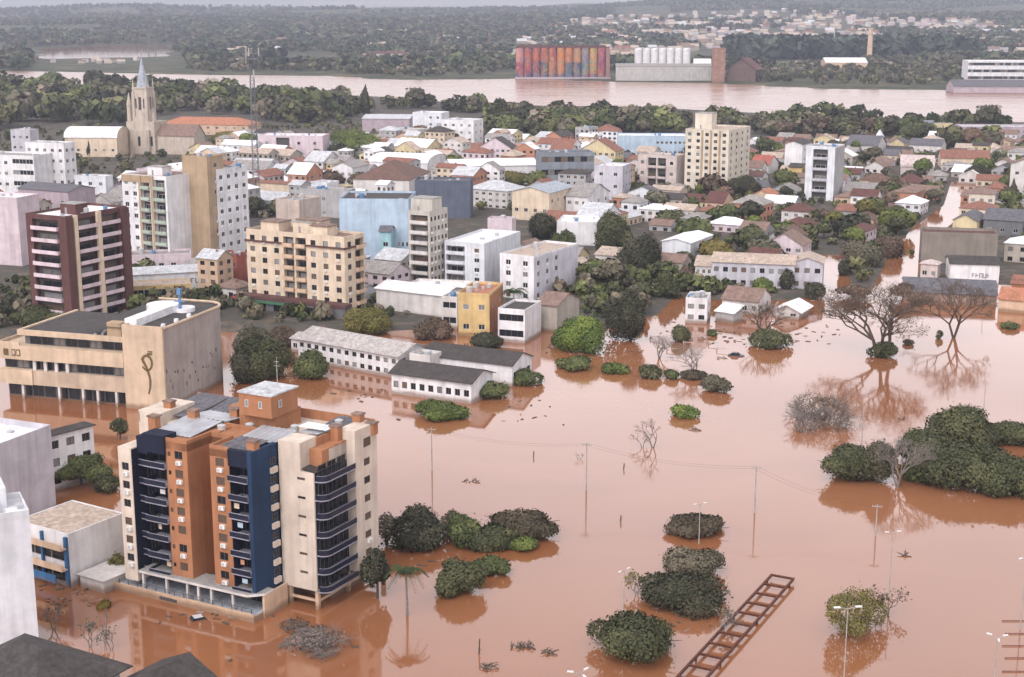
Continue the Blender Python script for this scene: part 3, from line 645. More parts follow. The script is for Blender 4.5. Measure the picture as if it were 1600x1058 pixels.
# ------------------------------------------------------------------ the large apartment block in the water (hand-built)
def hero():
    X, Y, _ = P(501, 945); root = thing('apartment_block', 'nine-storey orange and cream apartment block with navy balconies standing in the brown flood', 'apartment block', (X, Y, 0), R(GRID))
    cream, orange, navy = wm('cream_h'), wm('orange'), wm('navy')
    FOOT.append((uv(X, Y)[0] - 40, uv(X, Y)[0] + 6, uv(X, Y)[1] - 13, uv(X, Y)[1] + 18))
    LAND.append(('orange and navy apartment block', X - 12, Y + 14))
    def block(name, x0, y0, x1, y1, z0, z1, m, wf=(), ws=(), wl=(), label=None, mback=None):
        """box with recessed windows: wf front (x from x0), ws right side (y from y0), wl left"""
        mb = MB()
        facade(mb, (x0, y0), (1, 0), x1 - x0, z1, [(a, b, c, d, .15) for a, b, c, d, *_ in wf], 0, 1, z0)
        facade(mb, (x1, y0), (0, 1), y1 - y0, z1, [(a, b, c, d, .15) for a, b, c, d, *_ in ws], 0, 1, z0)
        facade(mb, (x1, y1), (-1, 0), x1 - x0, z1, [], 0, 1, z0); facade(mb, (x0, y1), (0, -1), y1 - y0, z1, [], 0, 1, z0)
        mb.poly([(x0, y0, z1), (x1, y0, z1), (x1, y1, z1), (x0, y1, z1)]); mb.poly([(x0, y1, z0), (x1, y1, z0), (x1, y0, z0), (x0, y0, z0)])
        o = link(name, mb.mesh(name, [m, FRAMED]), root)
        if label: o['label'] = label
        for (ws_, oo, ax) in ((wf, (x0, y0), (1, 0)), (ws, (x1, y0), (0, 1))):
            for a, b, c, d, *k in ws_:
                n = (ax[1], -ax[0]); var = random.choices([0, 1, 2, 2], [.25, .15, .4, .2])[0]
                p = (oo[0] + ax[0] * a - n[0] * .147, oo[1] + ax[1] * a - n[1] * .147, b)
                wo_ = link('window', window_mesh(c, d, 0, True), root, p, math.atan2(ax[1], ax[0]))
                if var == 2:
                    def sh():
                        q = MB(); kk = int(d / .18)
                        for i in range(kk): q.box(.1, -.075, .1 + i * (d - .2) / kk, c - .1, -.03, .1 + (i + .7) * (d - .2) / kk)
                        return q.mesh('shutter', SHUT)
                    link('shutter', cached(('hsh', c, d), sh), wo_)
                if k and k[0] and random.random() < k[1]:
                    def ac():
                        q = MB(); q.box(0, -.42, 0, .95, -.0, .62); q.box(.1, -.44, .08, .58, -.42, .54, 1); q.box(.02, -.40, -.10, .08, 0, 0, 1); q.box(.87, -.40, -.10, .93, 0, 0, 1); return q.mesh('air_conditioner', [AC, TANKG])
                    link('air_conditioner', cached('hac', ac), root, (oo[0] + ax[0] * (a + c * .3) + n[0] * .01, oo[1] + ax[1] * (a + c * .3) + n[1] * .01, b - .85), math.atan2(ax[1], ax[0]))
        return o
    NAVYG = mat((.012, .016, .032), .3, .3, .4, .3, name='navy_glass'); EDGE = wm('edge')
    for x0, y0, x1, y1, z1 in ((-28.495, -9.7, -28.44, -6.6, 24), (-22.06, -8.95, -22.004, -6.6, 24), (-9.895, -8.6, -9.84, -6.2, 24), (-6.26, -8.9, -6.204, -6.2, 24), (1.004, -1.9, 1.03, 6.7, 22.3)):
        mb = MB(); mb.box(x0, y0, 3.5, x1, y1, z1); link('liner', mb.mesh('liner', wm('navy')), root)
    RZ = [5.25 + 3.05 * k for k in range(7)]
    # body behind everything
    block('wall', -35.5, 2.0, 1.0, 15.0, 3.4, 25.2, cream)
    block('wall', -36.0, .5, -31.2, 9.0, 2.0, 27.0, cream, label='cream side wing rising at the left end')
    block('wall', -31.2, -9.8, -28.5, 2.0, 2.0, 24.2, cream, wf=[(.7, z, 1.4, 1.25, 1, .5) for z in RZ[:6]], label='narrow cream strip with one column of windows')
    # navy balcony stack on the left
    block('wall', -28.5, -6.6, -22.0, 2.0, 3.4, 24.6, navy)
    block('parapet', -28.5, -8.4, -26.3, -6.4, 23.2, 26.0, navy); block('parapet', -26.3, -9.4, -22.0, -6.4, 24.0, 27.0, navy)
    for k in range(8):
        z = 3.6 + 3.0 * k - (.3 if k == 7 else 0)
        if k == 7: break
        mb = MB(); mb.box(-26.3, -9.6, z, -22.02, -6.6, z + .18, 1); mb.box(-26.3, -9.6, z + .18, -22.02, -9.54, z + 1.0); mb.box(-26.3, -9.54, z + .18, -26.24, -6.6, z + 1.0); mb.box(-26.3, -9.63, z + 1.0, -22.02, -9.52, z + 1.07, 1)
        link('balcony', mb.mesh('balcony', [NAVYG, EDGE]), root)
        mb = MB(); mb.box(-28.48, -8.3, z - .5, -26.32, -6.6, z - .34, 1); mb.box(-28.48, -8.3, z - .34, -26.32, -8.22, z + .5); mb.box(-28.48, -8.33, z + .5, -26.32, -8.2, z + .56, 1)
        link('balcony', mb.mesh('balcony', [NAVYG, EDGE]), root)
        link('balcony_door', window_mesh(2.8, 2.1, 0, True), root, (-25.6, -6.62, z + .2)); link('balcony_door', window_mesh(1.4, 2.1, 0, True), root, (-28.1, -6.62, z - .3))
    # orange towers
    block('wall', -22.0, -9.0, -17.8, 2.0, 3.4, 26.2, orange, wf=[(1.7, z, 1.55, 1.3, 1, .8) for z in RZ] + [(.35, z + .3, .55, .7) for z in RZ], label='orange tower with deep shaded flank')
    block('wall', -17.8, -3.2, -13.6, 2.0, 3.4, 26.0, orange)
    block('wall', -13.6, -8.7, -9.9, 2.0, 3.4, 26.2, orange, wf=[(1.1, z, 1.65, 1.3, 1, .8) for z in RZ], label='second orange tower with one window column')
    # navy balconies on the right of it
    block('wall', -9.9, -6.2, -5.9, 2.0, 3.4, 25.0, navy); block('parapet', -9.9, -9.0, -6.2, -6.0, 24.0, 26.6, navy)
    block('wall', -6.2, -9.0, -5.5, -2.6, 3.4, 26.6, wm('bluefin'), label='royal blue fin wall')
    for k in range(7):
        z = 3.6 + 3.0 * k
        mb = MB(); mb.box(-9.88, -9.3, z, -6.22, -6.2, z + .18, 1); mb.box(-9.88, -9.3, z + .18, -6.22, -9.24, z + 1.0); mb.box(-9.88, -9.33, z + 1.0, -6.22, -9.22, z + 1.07, 1)
        link('balcony', mb.mesh('balcony', [NAVYG, EDGE]), root); link('balcony_door', window_mesh(2.6, 2.1, 0, True), root, (-9.2, -6.22, z + .2))
        mb = MB(); mb.box(-5.48, -4.5, z + .5, -5.05, -3.0, z + 1.4)
        link('ac_ledge', mb.mesh('ac_ledge', [wm('cream_h'), AC]), root)
        link('window', window_mesh(1.3, 1.1, 0, True), root, (-5.49, -4.4, z + 1.8), R(90))
    gq = random.Random(9)
    for i in range(16):
        mb = MB(); h_ = gq.uniform(.5, 1.3)
        for q in range(14): a = gq.uniform(0, 6.3); r_ = gq.uniform(.1, .35); mb.poly([(0, 0, h_ * .3), (r_ * math.cos(a), r_ * math.sin(a), h_ * gq.uniform(.5, 1)), (r_ * math.cos(a + .6), r_ * math.sin(a + .6), h_ * gq.uniform(.5, 1))])
        mb.cyl(0, 0, 0, h_ * .35, .2, .26, 8, 1)
        k = gq.randrange(7); x = gq.choice([gq.uniform(-26, -22.5), gq.uniform(-9.6, -6.6)]); link('potted_plant', mb.mesh('potted_plant', [mat((.03, .06, .02), .8), wm('tan')]), root, (x, -9.0, 3.8 + 3 * k))
    for i in range(7):
        mb = MB(); w_ = gq.uniform(.5, 1.2); mb.box(0, -.02, 0, w_, .02, gq.uniform(.6, .9)); k = gq.randrange(7); x = gq.choice([gq.uniform(-26, -23.3), gq.uniform(-9.6, -7.5)])
        link('hanging_laundry', mb.mesh('hanging_laundry', wm(gq.choice(['white', 'salmon', 'blue', 'cream']))), root, (x, -8.6, 5.2 + 3 * k))
    # cream wing with slot windows
    sl = [(3.4, z + .55, 1.5, .42) for z in RZ[:6]]
    block('wall', -5.5, -2.2, 1.0, 2.0, 3.2, 22.4, cream, wf=sl, label='blank cream wing with narrow slot windows')
    block('wall', -5.5, -2.195, -1.4, 2.2, 22.4, 26.9, cream); block('wall', -1.4, 0.2, 1.0, 9.0, 22.4, 25.4, orange, label='orange set-back top storey')
    mb = MB(); mb.poly([(-1.3, -2.0, 22.9), (1.2, -2.0, 22.5), (1.2, 5.3, 22.5), (-1.3, 5.3, 22.9)]); mb.poly([(-1.3, 5.3, 22.8), (1.2, 5.3, 22.4), (1.2, -2, 22.4), (-1.3, -2, 22.8)]); link('awning', mb.mesh('awning', rm('dark')), root)
    # right-hand balconies with rounded corners
    for k in range(7):
        z = 2.9 + 3.0 * k
        pts = [(1.0, -2.0)] + [(1.3 + 1.5 * math.sin(a) , -1.9 + 1.5 * (1 - math.cos(a))) for a in (0, .35, .7, 1.05, 1.4, 1.57)] + [(2.8, 6.6), (1.0, 6.6)]
        mb = MB(); mb.prism(pts, z, z + .16, 1)
        for a, b in zip(pts[1:-2], pts[2:-1]): mb.poly([(*a, z + .22), (*b, z + .22), (*b, z + 1.05), (*a, z + 1.05)])
        for a, b in zip(pts[1:-2], pts[2:-1]): mb.tube((*a, z + 1.08), (*b, z + 1.08), .035, .035, 4, 1)
        link('balcony', mb.mesh('balcony', [NAVYG, EDGE]), root)
        for y in (-1.2, 1.4, 4.0): link('balcony_door', window_mesh(2.2, 2.2, 0, True), root, (1.032, y, z + .25), R(90))
    # end wall
    block('wall', -.5, 6.8, 2.6, 13.0, 3.6, 27.0, cream, ws=[(2.4, z + .1, 2.1 if i == 6 else 1.7, 1.5 if i == 6 else 1.2, 1, .5) for i, z in enumerate(RZ)], label='cream end wall with one column of windows')
    # columns and undercroft of the right wing
    mb = MB()
    for x, y in ((.4, -1.9), (.4, 6.4), (2.2, 14.0), (-5.0, -1.6)): mb.box(x, y, -1, x + .6, y + .6, 3.3)
    mb.box(-5.0, -1.5, 1.1, .4, -1.2, 1.5); mb.box(.5, -1.3, 1.1, .8, 14, 1.5)
    link('column', mb.mesh('column', wm('peach')), root)
    mb = MB(); mb.box(-30, -5.5, -1, -5.6, 12, 3.35); mb.box(-5.6, 3, -1, .2, 12, 3.2); link('ground_floor', mb.mesh('ground_floor', wm('dgrey')), root)
    # terrace deck, canopy and shopfronts
    mb = MB(); mb.prism([(-36.2, -7.4), (-34.0, -10.6), (-4.9, -10.6), (-4.9, -2.4), (-36.2, -2.4)], -1, 1.0, 0, 1); mb.prism([(-36.1, -7.3), (-33.9, -10.6), (-4.9, -10.6), (-4.9, -10.35), (-33.8, -10.35), (-35.8, -7.3)], 1.0, 1.35, 0)
    link('terrace', mb.mesh('terrace', [wm('peach'), rm('greyblue')]), root)['label'] = 'raised terrace with grey paving above the water'
    mb = MB(); mb.prism([(-28, -10.2), (-6.4, -10.2), (-4.4, -8.4), (-4.4, -6.1), (-28, -6.1)], 3.75, 4.15, 0, 1); link('canopy', mb.mesh('canopy', [wm('offwhite'), rm('concrete')]), root)
    for x in (-27.6, -22.8, -18.6, -16.4, -13.8, -9.6):
        def cp(): q = MB(); q.box(0, -9.9, 1.0, .35, -9.55, 3.75); return q.mesh('canopy_post', wm('offwhite'))
        link('canopy_post', cached('cpost', cp), root, (x, 0, 0))
    for i, x in enumerate((-27, -22.4, -18.0, -15.6, -13.0, -9.2)): link('shop_window', window_mesh(2.1, 2.2, (0, 1, 0, 0, 1, 0)[i], True), root, (x, -5.55, 1.1))
    mb = MB()
    for i in range(15): mb.box(-32 + i * 1.9, -10.5, 1.35, -31.9 + i * 1.9, -10.42, 2.05)
    mb.box(-32, -10.5, 2.05, -5, -10.42, 2.1); mb.box(-32, -10.48, 1.7, -5, -10.44, 1.73)
    link('railing', mb.mesh('railing', FRAMED), root)
    mb = MB(); mb.box(-4.9, -8.3, -1, -4.5, -2.4, 3.7); link('ramp_wall', mb.mesh('ramp_wall', wm('peach')), root)
    mb = MB(); mb.box(-23.5, -10.66, .25, -20.0, -10.60, .8); link('terrace_grille', mb.mesh('terrace_grille', FRAMED), root)
    # roof: sheets, parapets, chimneys, lift tower
    def sheet(x0, y0, x1, y1, z0, z1, m, lab=None):
        mb = MB(); k = max(2, int((x1 - x0) / .9))
        for i in range(k):
            a, b = x0 + (x1 - x0) * i / k, x0 + (x1 - x0) * (i + 1) / k - .03
            mb.poly([(a, y0, z0), ((a + b) / 2, y0, z0 + .09), ((a + b) / 2, y1, z1 + .09), (a, y1, z1)]); mb.poly([((a + b) / 2, y0, z0 + .09), (b, y0, z0), (b, y1, z1), ((a + b) / 2, y1, z1 + .09)])
        o = link('roof_sheet', mb.mesh('roof_sheet', m), root)
        if lab: o['label'] = lab
    for a in ((-27, -6.2, -19.5, 1.8, 26.3, 26.9), (-27, 2, -19, 7.5, 26.9, 26.4), (-12.6, -2.8, -5.8, 3.2, 26.4, 26.9), (-5.2, 2.6, -1.6, 6.0, 27.0, 26.7)): sheet(*a, METAL)
    for a in ((-34.5, 3.5, -28, 14.4, 25.9, 26.9), (-28, 8, -20, 14.6, 26.0, 26.9), (-12, -8.3, -6.4, -3.2, 26.6, 26.9), (-5.5, 7.0, 0.5, 14.4, 26.0, 26.6)): sheet(*a, rm('slate'), 'dark grey fibre-cement roof sheet')
    sheet(-6.5, 4.0, -1.0, 7.0, 27.3, 27.3, rm('white'), 'white roof sheet')
    mb = MB()
    for x0, y0, x1, y1 in ((-36.0, .5, -35.7, 9), (-35.5, 14.7, 1.0, 15.0), (-22, -9, -17.8, -8.75), (-17.8, -3.2, -13.6, -2.95), (-13.6, -8.7, -9.9, -8.45), (-18.05, -8.75, -17.8, -3.2), (-13.6, -8.45, -13.35, -3.2), (-1.4, 2.0, -1.1, 9.0), (-19.2, 1.9, -12.8, 2.15)): mb.box(x0, y0, 25.0, x1, y1, 26.75)
    link('parapet', mb.mesh('parapet', orange), root)
    for i, (x, y, h) in enumerate(((-33.2, 3.5, 2.4), (-28.8, -5.2, 2.6), (-26.0, 1.0, 2.4), (-21.0, 5.5, 2.2), (-17.4, 13.6, 3.4), (-7.2, -7.8, 2.2), (-1.2, 5.5, 2.0), (-.8, 11.2, 2.6), (1.6, 11.4, 1.4))):
        mb = MB(); mb.box(x, y, 25.2, x + 1.5, y + 1.3, 25.6 + h); mb.box(x - .15, y - .15, 25.6 + h, x + 1.65, y + 1.45, 25.85 + h, 1); link('chimney', mb.mesh('chimney', [orange, rm('tile')]), root)
    mb = MB(); mb.box(-18.6, 5.0, 25, -11.5, 12.0, 28.0); mb.box(-17.4, 3.6, 28.0, -11.0, 10.6, 31.6); mb.box(-17.6, 3.4, 31.6, -10.8, 10.8, 31.85, 1)
    tw = link('lift_tower', mb.mesh('lift_tower', [orange, rm('zinc')]), root); tw['label'] = 'orange lift tower on the roof with grey sheet top'
    for x in (-14.6, -13.9): link('vent', window_mesh(.7, 1.2, 3), tw, (x - 1.6 + (0 if x < -14 else 2), 3.59, 29.4))
    link('vent', window_mesh(.8, 1.2, 3), tw, (-10.99, 5.5, 29.4), R(90))
    mb = MB(); mb.tube((-13, 8, 31.8), (-13, 8, 37), .06, .03); mb.tube((-13.6, 8, 35.5), (-12.4, 8, 35.5), .03); mb.tube((-13.4, 8, 36.2), (-12.6, 8, 36.2), .03); link('antenna', mb.mesh('antenna', TANKG), root)
    mb = MB(); mb.box(-24, 9, 25.0, -17.6, 13.5, 27.2); link('wall', mb.mesh('wall', orange), root)
    for x, y in ((-18.4, .2), (-15, 3.0), (-8, 5.6), (-3.6, 11.5)): link('water_tank', tank_mesh(False, False), root, (x, y, 25.8))
WALL['bandlow'] = (.50, .37, .26); WALL['edge'] = (.30, .29, .36); WALL['cream_h'] = (.64, .53, .43); WALL['bluefin'] = (.012, .04, .10); WALL['emblem'] = (.16, .10, .03); WALL['curve'] = (.36, .31, .28)
hero()
# ------------------------------------------------------------------ the beige hall with the curved wall
def hall():
    X, Y, _ = P(260, 643); H = 20.0; root = thing('civic_hall', 'long beige hall with banded windows and a curved grey blank wall standing in flood water', 'hall', (X, Y, 0), R(-17))
    FOOT.append((uv(X, Y)[0] - 48, uv(X, Y)[0] + 6, uv(X, Y)[1] - 2, uv(X, Y)[1] + 42)); LAND.append(('curved-wall beige hall', X - 25, Y + 15))
    b = wm('beige')
    mb = MB(); mb.box(-10.6, 0, -1, 0, .6, H); mb.box(-10.6, .6, 5, -10.0, 9, H); link('wall', mb.mesh('wall', b), root)['label'] = 'blank beige tower block with a scroll emblem'
    # curved wall: straight then sweeping round
    pts = [(-.4, .3)] + [(-.4, y) for y in (9, 18, 27)] + [(-.4 - 6 * (1 - math.cos(a)), 27 + 6 * math.sin(a)) for a in (.25, .5, .75, 1.0, 1.3, 1.57)] + [(-20, 33)]
    mb = MB(); op = []
    g = random.Random(4)
    slots = {}
    for i, (p, q) in enumerate(zip(pts[:-1], pts[1:])):
        ln = math.hypot(q[0] - p[0], q[1] - p[1]); ax = ((q[0] - p[0]) / ln, (q[1] - p[1]) / ln); ws = []
        if i < 9:
            x = g.uniform(.3, .9)
            while x < ln - .9:
                w = g.uniform(.35, .75); ws.append((round(x, 2), round(g.uniform(3.0, 9.0), 2), round(w, 2), round(g.uniform(.5, 1.1), 2), .35)); x += w + g.uniform(.35, 1.1)
        facade(mb, p, ax, ln, H - .9, ws, 0, 1, -1)
        for w in ws:
            n = (ax[1], -ax[0]); link('window', window_mesh(w[2], w[3], 0, True), root, (p[0] + ax[0] * w[0] - n[0] * .345, p[1] + ax[1] * w[0] - n[1] * .345, w[1]), math.atan2(ax[1], ax[0]))
    mb.poly([(p[0], p[1], H - .9) for p in pts] + [(-20, .3, H - .9)], 2)
    o = link('curved_wall', mb.mesh('curved_wall', [wm('curve'), FRAMED, rm('dark')]), root); o['label'] = 'curved grey blank wall with scattered small openings'
    mb = MB()
    for p, q in zip(pts[:-1], pts[1:]):
        mb.tube((*p, H - .6), (*q, H - .6), .35, .35, 6)
    link('parapet', mb.mesh('parapet', b), root)
    # banded wing: floors
    W2 = 34.0; y0 = 1.2; XB = -10.6; XL = XB - W2; RT = 16.9
    mb = MB()
    mb.box(XL, y0 - 1.4, 3.6, XL + 9, y0 + 17, 7.2); mb.box(XL + 9, y0 - 1.0, 3.6, XB, y0 + 17, 7.2, 1); mb.box(XL, y0 - 1.4, 9.7, XB, y0 + 17, 13.1)
    mb.box(XL + 5.2, y0 - .7, 15.6, XB, y0 + 24, RT - .4)
    link('band', mb.mesh('band', [b, wm('bandlow')]), root)
    mb = MB(); mb.box(XL + .5, y0 + 1.0, -1, XB - .1, y0 + 16, 3.6); mb.box(XL + .5, y0 + .3, 7.2, XB - .1, y0 + 16, 9.7); mb.box(XL + 6, y0 + 1.2, 13.1, XB - .1, y0 + 22, 15.6)
    link('wall', mb.mesh('wall', wm('dgrey')), root)
    for k in range(10):
        x = XL + .8 + k * 3.3
        link('window', window_mesh(3.1, 2.3, 1 if k % 4 == 1 else 0, True), root, (x, y0 + .29, 7.3))
        if k > 1: link('window', window_mesh(3.1, 2.2, 1 if k % 3 == 1 else 0, True), root, (x, y0 + 1.19, 13.2))
        link('shop_window', window_mesh(3.0, 3.0, 0, True), root, (x, y0 + .99, .3))
    for k in range(5):
        mb = MB(); mb.box(0, 0, -1, .6, .6, 3.6); link('column', mb.mesh('column', wm('offwhite')), root, (XL + (5.5, 15.5, 22, 26, 31)[k], y0 - .9, 0))
    for k in range(4):
        mb = MB(); mb.box(0, 0, 7.2, .8, .5, 9.7); link('pier', mb.mesh('pier', wm('offwhite')), root, (XL + 9.0 + k * 3.0, y0 - .8, 0))
    mb = MB(); x0, x1, ya, yb = XL + 5.2, XB, y0 - .7, y0 + 24
    mb.poly([(x0 + .8, ya + .6, RT - .35), (x1, ya + .6, RT - .35), (x1, yb, RT - .35), (x0 + .8, yb, RT - .35)], 1)
    mb.box(x0, ya, RT - .4, x1, ya + .6, RT, 0); mb.box(x0, ya + .6, RT - .4, x0 + .8, yb, RT, 0); mb.box(XL, y0 - 1.4, 13.1, XL + .4, y0 + 16, 13.9); mb.box(XL + .4, y0 - 1.4, 13.1, XL + 6, y0 - 1.0, 13.9)
    link('roof', mb.mesh('roof', [b, rm('dark')]), root)
    mb = MB(); mb.box(XB - .6, 2.4, RT - .4, XB + 2.6, 21, H + .9); link('roof_house', mb.mesh('roof_house', rm('white')), root); mb = MB(); mb.box(XB - 4.4, .8, RT - .38, XB - .7, 3.4, RT + 3.2); link('roof_house', mb.mesh('roof_house', wm('tan')), root)
    mb = MB(); mb.cyl(XB - 1, 21, H - .9, H + .8, 4.2, 4.2, 20); link('roof_drum', mb.mesh('roof_drum', rm('white')), root); mb = MB(); mb.cyl(XB + 4, 22, H - .9, H + .1, 2.6, 2.6, 14); link('roof_drum', mb.mesh('roof_drum', rm('white')), root)
    mb = MB(); mb.cyl(XB + 4, 20, H - .9, H + 4.0, .5, .25, 8); mb.box(XB + 3.5, 19.5, H + 3.6, XB + 4.5, 20.5, H + 5); mb.box(XB + 2.6, 19.7, H + 1.8, XB + 5.4, 20.3, H + 2.1); link('rooftop_sculpture', mb.mesh('rooftop_sculpture', TANKB), root)
    for y in (4, 10, 16):
        mb = MB(); mb.cyl(-2.0, y, H - .9, H - .1, .6, .5, 10); link('roof_vent', mb.mesh('roof_vent', rm('white')), root)
    mb = MB()
    g2 = random.Random(2)
    for i in range(16): x = XB - 9 + g2.uniform(0, 6); y = y0 + g2.uniform(.6, 4); mb.box(x, y, RT - .36, x + g2.uniform(.3, 1.2), y + g2.uniform(.3, .8), RT - .36 + g2.uniform(.2, .7))
    link('roof_clutter', mb.mesh('roof_clutter', METAL), root)
    # scroll emblem: curling ribbon on the blank front
    pr = []
    for i in range(40):
        t = i / 39
        if t < .45: a = -2.6 + t / .45 * 5.6; r_ = 1.25 - .35 * t; pr.append((-4.4 + r_ * math.cos(a) * 1.15, 11.4 + r_ * math.sin(a) * 1.5))
        else:
            s = (t - .45) / .55; pr.append((-5.45 + 1.5 * math.sin(s * 2.6) + .3 * s, 11.9 - 8.0 * s))
    mb = MB()
    for i, (p, q) in enumerate(zip(pr[:-1], pr[1:])):
        w = .16 + .16 * math.sin(math.pi * i / 38); d = Vector((q[0] - p[0], q[1] - p[1])); d.normalize(); n = (-d[1] * w, d[0] * w)
        mb.poly([(p[0] - n[0], -.12, p[1] - n[1]), (q[0] - n[0], -.12, q[1] - n[1]), (q[0] + n[0], -.12, q[1] + n[1]), (p[0] + n[0], -.12, p[1] + n[1])])
        mb.poly([(p[0] + n[0], -.12, p[1] + n[1]), (q[0] + n[0], -.12, q[1] + n[1]), (q[0] + n[0], -.0, q[1] + n[1]), (p[0] + n[0], -.0, p[1] + n[1])])
    mb.box(-4.2, -.14, 13.3, -2.9, -.01, 13.7); mb.box(-4.0, -.14, 13.9, -2.8, -.01, 14.2)
    link('emblem', mb.mesh('emblem', wm('emblem')), root)['label'] = 'dark bronze scroll emblem'
    for i, (x, s) in enumerate(((1.6, 1.3), (3.9, 1.0), (5.2, 1.0))):
        mb = MB(); x += XL; mb.box(x, y0 - 1.52, 10.6, x + s, y0 - 1.41, 12.2)
        if i: mb.box(x + .2, y0 - 1.56, 10.9, x + s - .2, y0 - 1.52, 11.9, 1)
        link('lettering', mb.mesh('lettering', [wm('emblem'), b]), root)
hall()
# ------------------------------------------------------------------ buildings placed one by one (near to far)
B = building
S3 = (.1, .1, .5, .3)
# -- foreground left
B('apartment block', 'tall bluish white blank-walled block cut off by the left edge', (62, 1015), 806, -60, 62, 'coolwhite', 'F:white', th=26, D=9, par=.9)
B('apartment block', 'bluish white higher stair block at the bottom left corner', (28, 1000), 772, -60, 28, 'coolwhite', 'F:white', th=26, D=8, par=.9)
B('warehouse', 'pale grey windowless warehouse with white roof at the left edge', (-22, 845), 715, -180, 84, 'lilac', 'F:white', th=-24, par=1.1, land='pale grey warehouse')
B('house', 'three-storey white house with dark hipped roof beside the grey warehouse', (78, 770), 683, 62, 148, 'white', 'H:dark', '1x3', '3x3', th=-40, dark=True, land='white hip-roofed house')
r, W, D, H = B('shop building', 'two-storey building with wide beige flat roof and blue shop sign', (112, 918), 836, 28, 196, 'white', 'F:beige', '', '', th=-32, par=.12, clutter=False, land='beige flat-roofed shop building')
for k, (z, w) in enumerate(((.4, 3.0), (3.9, 2.6))):
    for j in range(3): link('window', window_mesh(round(W / 3.4, 1), w - .9, 0, True), r, (-W + .5 + j * W / 3.1, -.1, z + .5))
    mb = MB(); mb.box(-W, -1.6, z + 2.7, -.1, -.02, z + 2.95, 0); mb.box(-W, -1.6, z + 2.95, -.1, -1.5, z + 3.8, 0); link('balcony', mb.mesh('balcony', wm('peach')), r)
mb = MB(); mb.box(-W, -1.75, .9, -1.6, -1.62, 2.3); link('shop_sign', mb.mesh('shop_sign', wm('signblue')), r)['label'] = 'blue shop sign board'
mb = MB(); mb.box(-.7, -.5, 0, -.1, -.02, H - .4); mb.box(-W * .5, -.5, 0, -W * .5 + .4, -.02, H - .4); link('pier', mb.mesh('pier', wm('signblue')), r)
mb = MB(); mb.box(1.0, 1, -1, 6.5, D - 3, 2.2); mb.poly([(.6, .5, 2.3), (7, .5, 2.3), (7, D - 2.6, 2.3), (.6, D - 2.6, 2.3)]); link('annexe', mb.mesh('annexe', wm('offwhite')), r)
B('house', 'low house under a broad dark hipped roof in the bottom left corner', (66, 1225), 1112, -90, 190, 'grey', 'H:dark', th=-30, pitch=.5, eave=1.2, land='corner hip-roofed house')
B('house', 'low white house with dark gabled roof at the bottom edge', (222, 1200), 1112, 150, 326, 'white', 'Y:dark', '3x1', '4x1', th=-33, pitch=.45, eave=.9)
# -- school and neighbours in the water
B('school', 'long white two-storey school wing with pale grey gabled roof', (622, 592), 556, 466, 660, 'white', 'X:palefibre', '13x2', '3x2', th=-36, pitch=.3, eave=.8, land='white school wing', dark=True, D=13)
B('school', 'low white school pavilion with dark roof and a row of windows', (736, 632), 598, 612, 775, 'white', 'X:dark', '9x1', '', th=-27, pitch=.35, eave=.7, D=11, land='low white school pavilion', dark=True)
B('school', 'white hall with dark grey gabled roof behind the low school pavilion', (800, 604), 571, 660, 833, 'white', 'X:dark', '', '3x1', th=-27, pitch=.38, eave=.5, D=11, dark=True)
B('shed', 'small pale shed between the two school roofs', (672, 596), 560, 640, 690, 'offwhite', 'F:fibre', th=-30)
B('house', 'grey-roofed annexe at the left end of the school wing', (492, 556), 535, 455, 520, 'white', 'X:palefibre', '3x1', '', th=-36, pitch=.3)
B('house', 'orange yellow two-storey house with white window frames', (765, 527), 463, 716, 786, 'yellow', 'F:orange', '2x2', '2x2', th=-12, land='orange yellow house', wall2='orange')
B('office building', 'small modern white building with two black window bands', (820, 537), 488, 778, 851, 'white', 'F:dark', 's2', '', th=-20, D=14, dark=True, land='small modern white building', pvar=(1, 0, 0, 0), clutter=False)
B('house', 'white parapet house squeezed behind the orange yellow house', (715, 515), 468, 690, 730, 'offwhite', 'F:concrete', 's2', th=-20)
B('shop building', 'low white hall with raised roof bands behind the brown bare tree', (692, 500), 462, 588, 728, 'offwhite', 'X:white', '', '', th=-30, pitch=.22, eave=.6)
B('shop building', 'cream flat-roofed hall in front of the grey cream tower', (752, 490), 458, 630, 772, 'offwhite', 'F:white', '6x1', '', th=-14, dark=True)
B('house', 'brown brick shed with dark roof beside the small modern white building', (870, 520), 478, 838, 905, 'stone', 'X:tile', '', '', th=-30)
# -- central cluster
r, W, D, H = B('apartment block', 'cream apartment block with brown cornice and terracotta rooftop terraces', (541, 500), 374, 387, 570, 'cream', 'F:tile', '8x7b3,4', '2x7b1', hatch=(7, 6, 3.2, .5, .4), land='brown-corniced cream block', balc='peach', dark=True)
mb = MB(); mb.box(-W - .5, -.5, H - 3.1, .5, -.02, H - 2.6); mb.box(.02, -.5, H - 3.1, .5, D + .3, H - 2.6); link('cornice', mb.mesh('cornice', wm('redbrown')), r)
mb = MB(); mb.box(-W - 1, -3.5, 0, 2, -.05, 4.2); mb.box(-W - 1.3, -3.8, 4.2, 2.3, -.05, 5.2, 1); link('shop_base', mb.mesh('shop_base', [wm('dgrey'), wm('redbrown')]), r)
mb = MB(); mb.box(-W - 1.3, -4.4, 3.2, -W * .35, -3.82, 3.9); link('awning', mb.mesh('awning', wm('awn')), r)
for k in range(6): link('shop_window', window_mesh(3.2, 2.4, 0, True), r, (-W + k * W / 6, -3.52, 1.0))
for a, b, w, d, h in ((-W * .9, D * .25, 7, 6, 2.8), (-W * .35, D * .1, 6, 5, 3.0), (-W * .6, D * .6, 9, 5, 3.6)):
    mb = MB(); mb.box(a, b, H - .02, a + w, b + d, H + h); mb.box(a - .3, b - .3, H + h, a + w + .3, b + d + .3, H + h + .3, 1); link('roof_house', mb.mesh('roof_house', [wm('cream'), rm('tile')]), r)
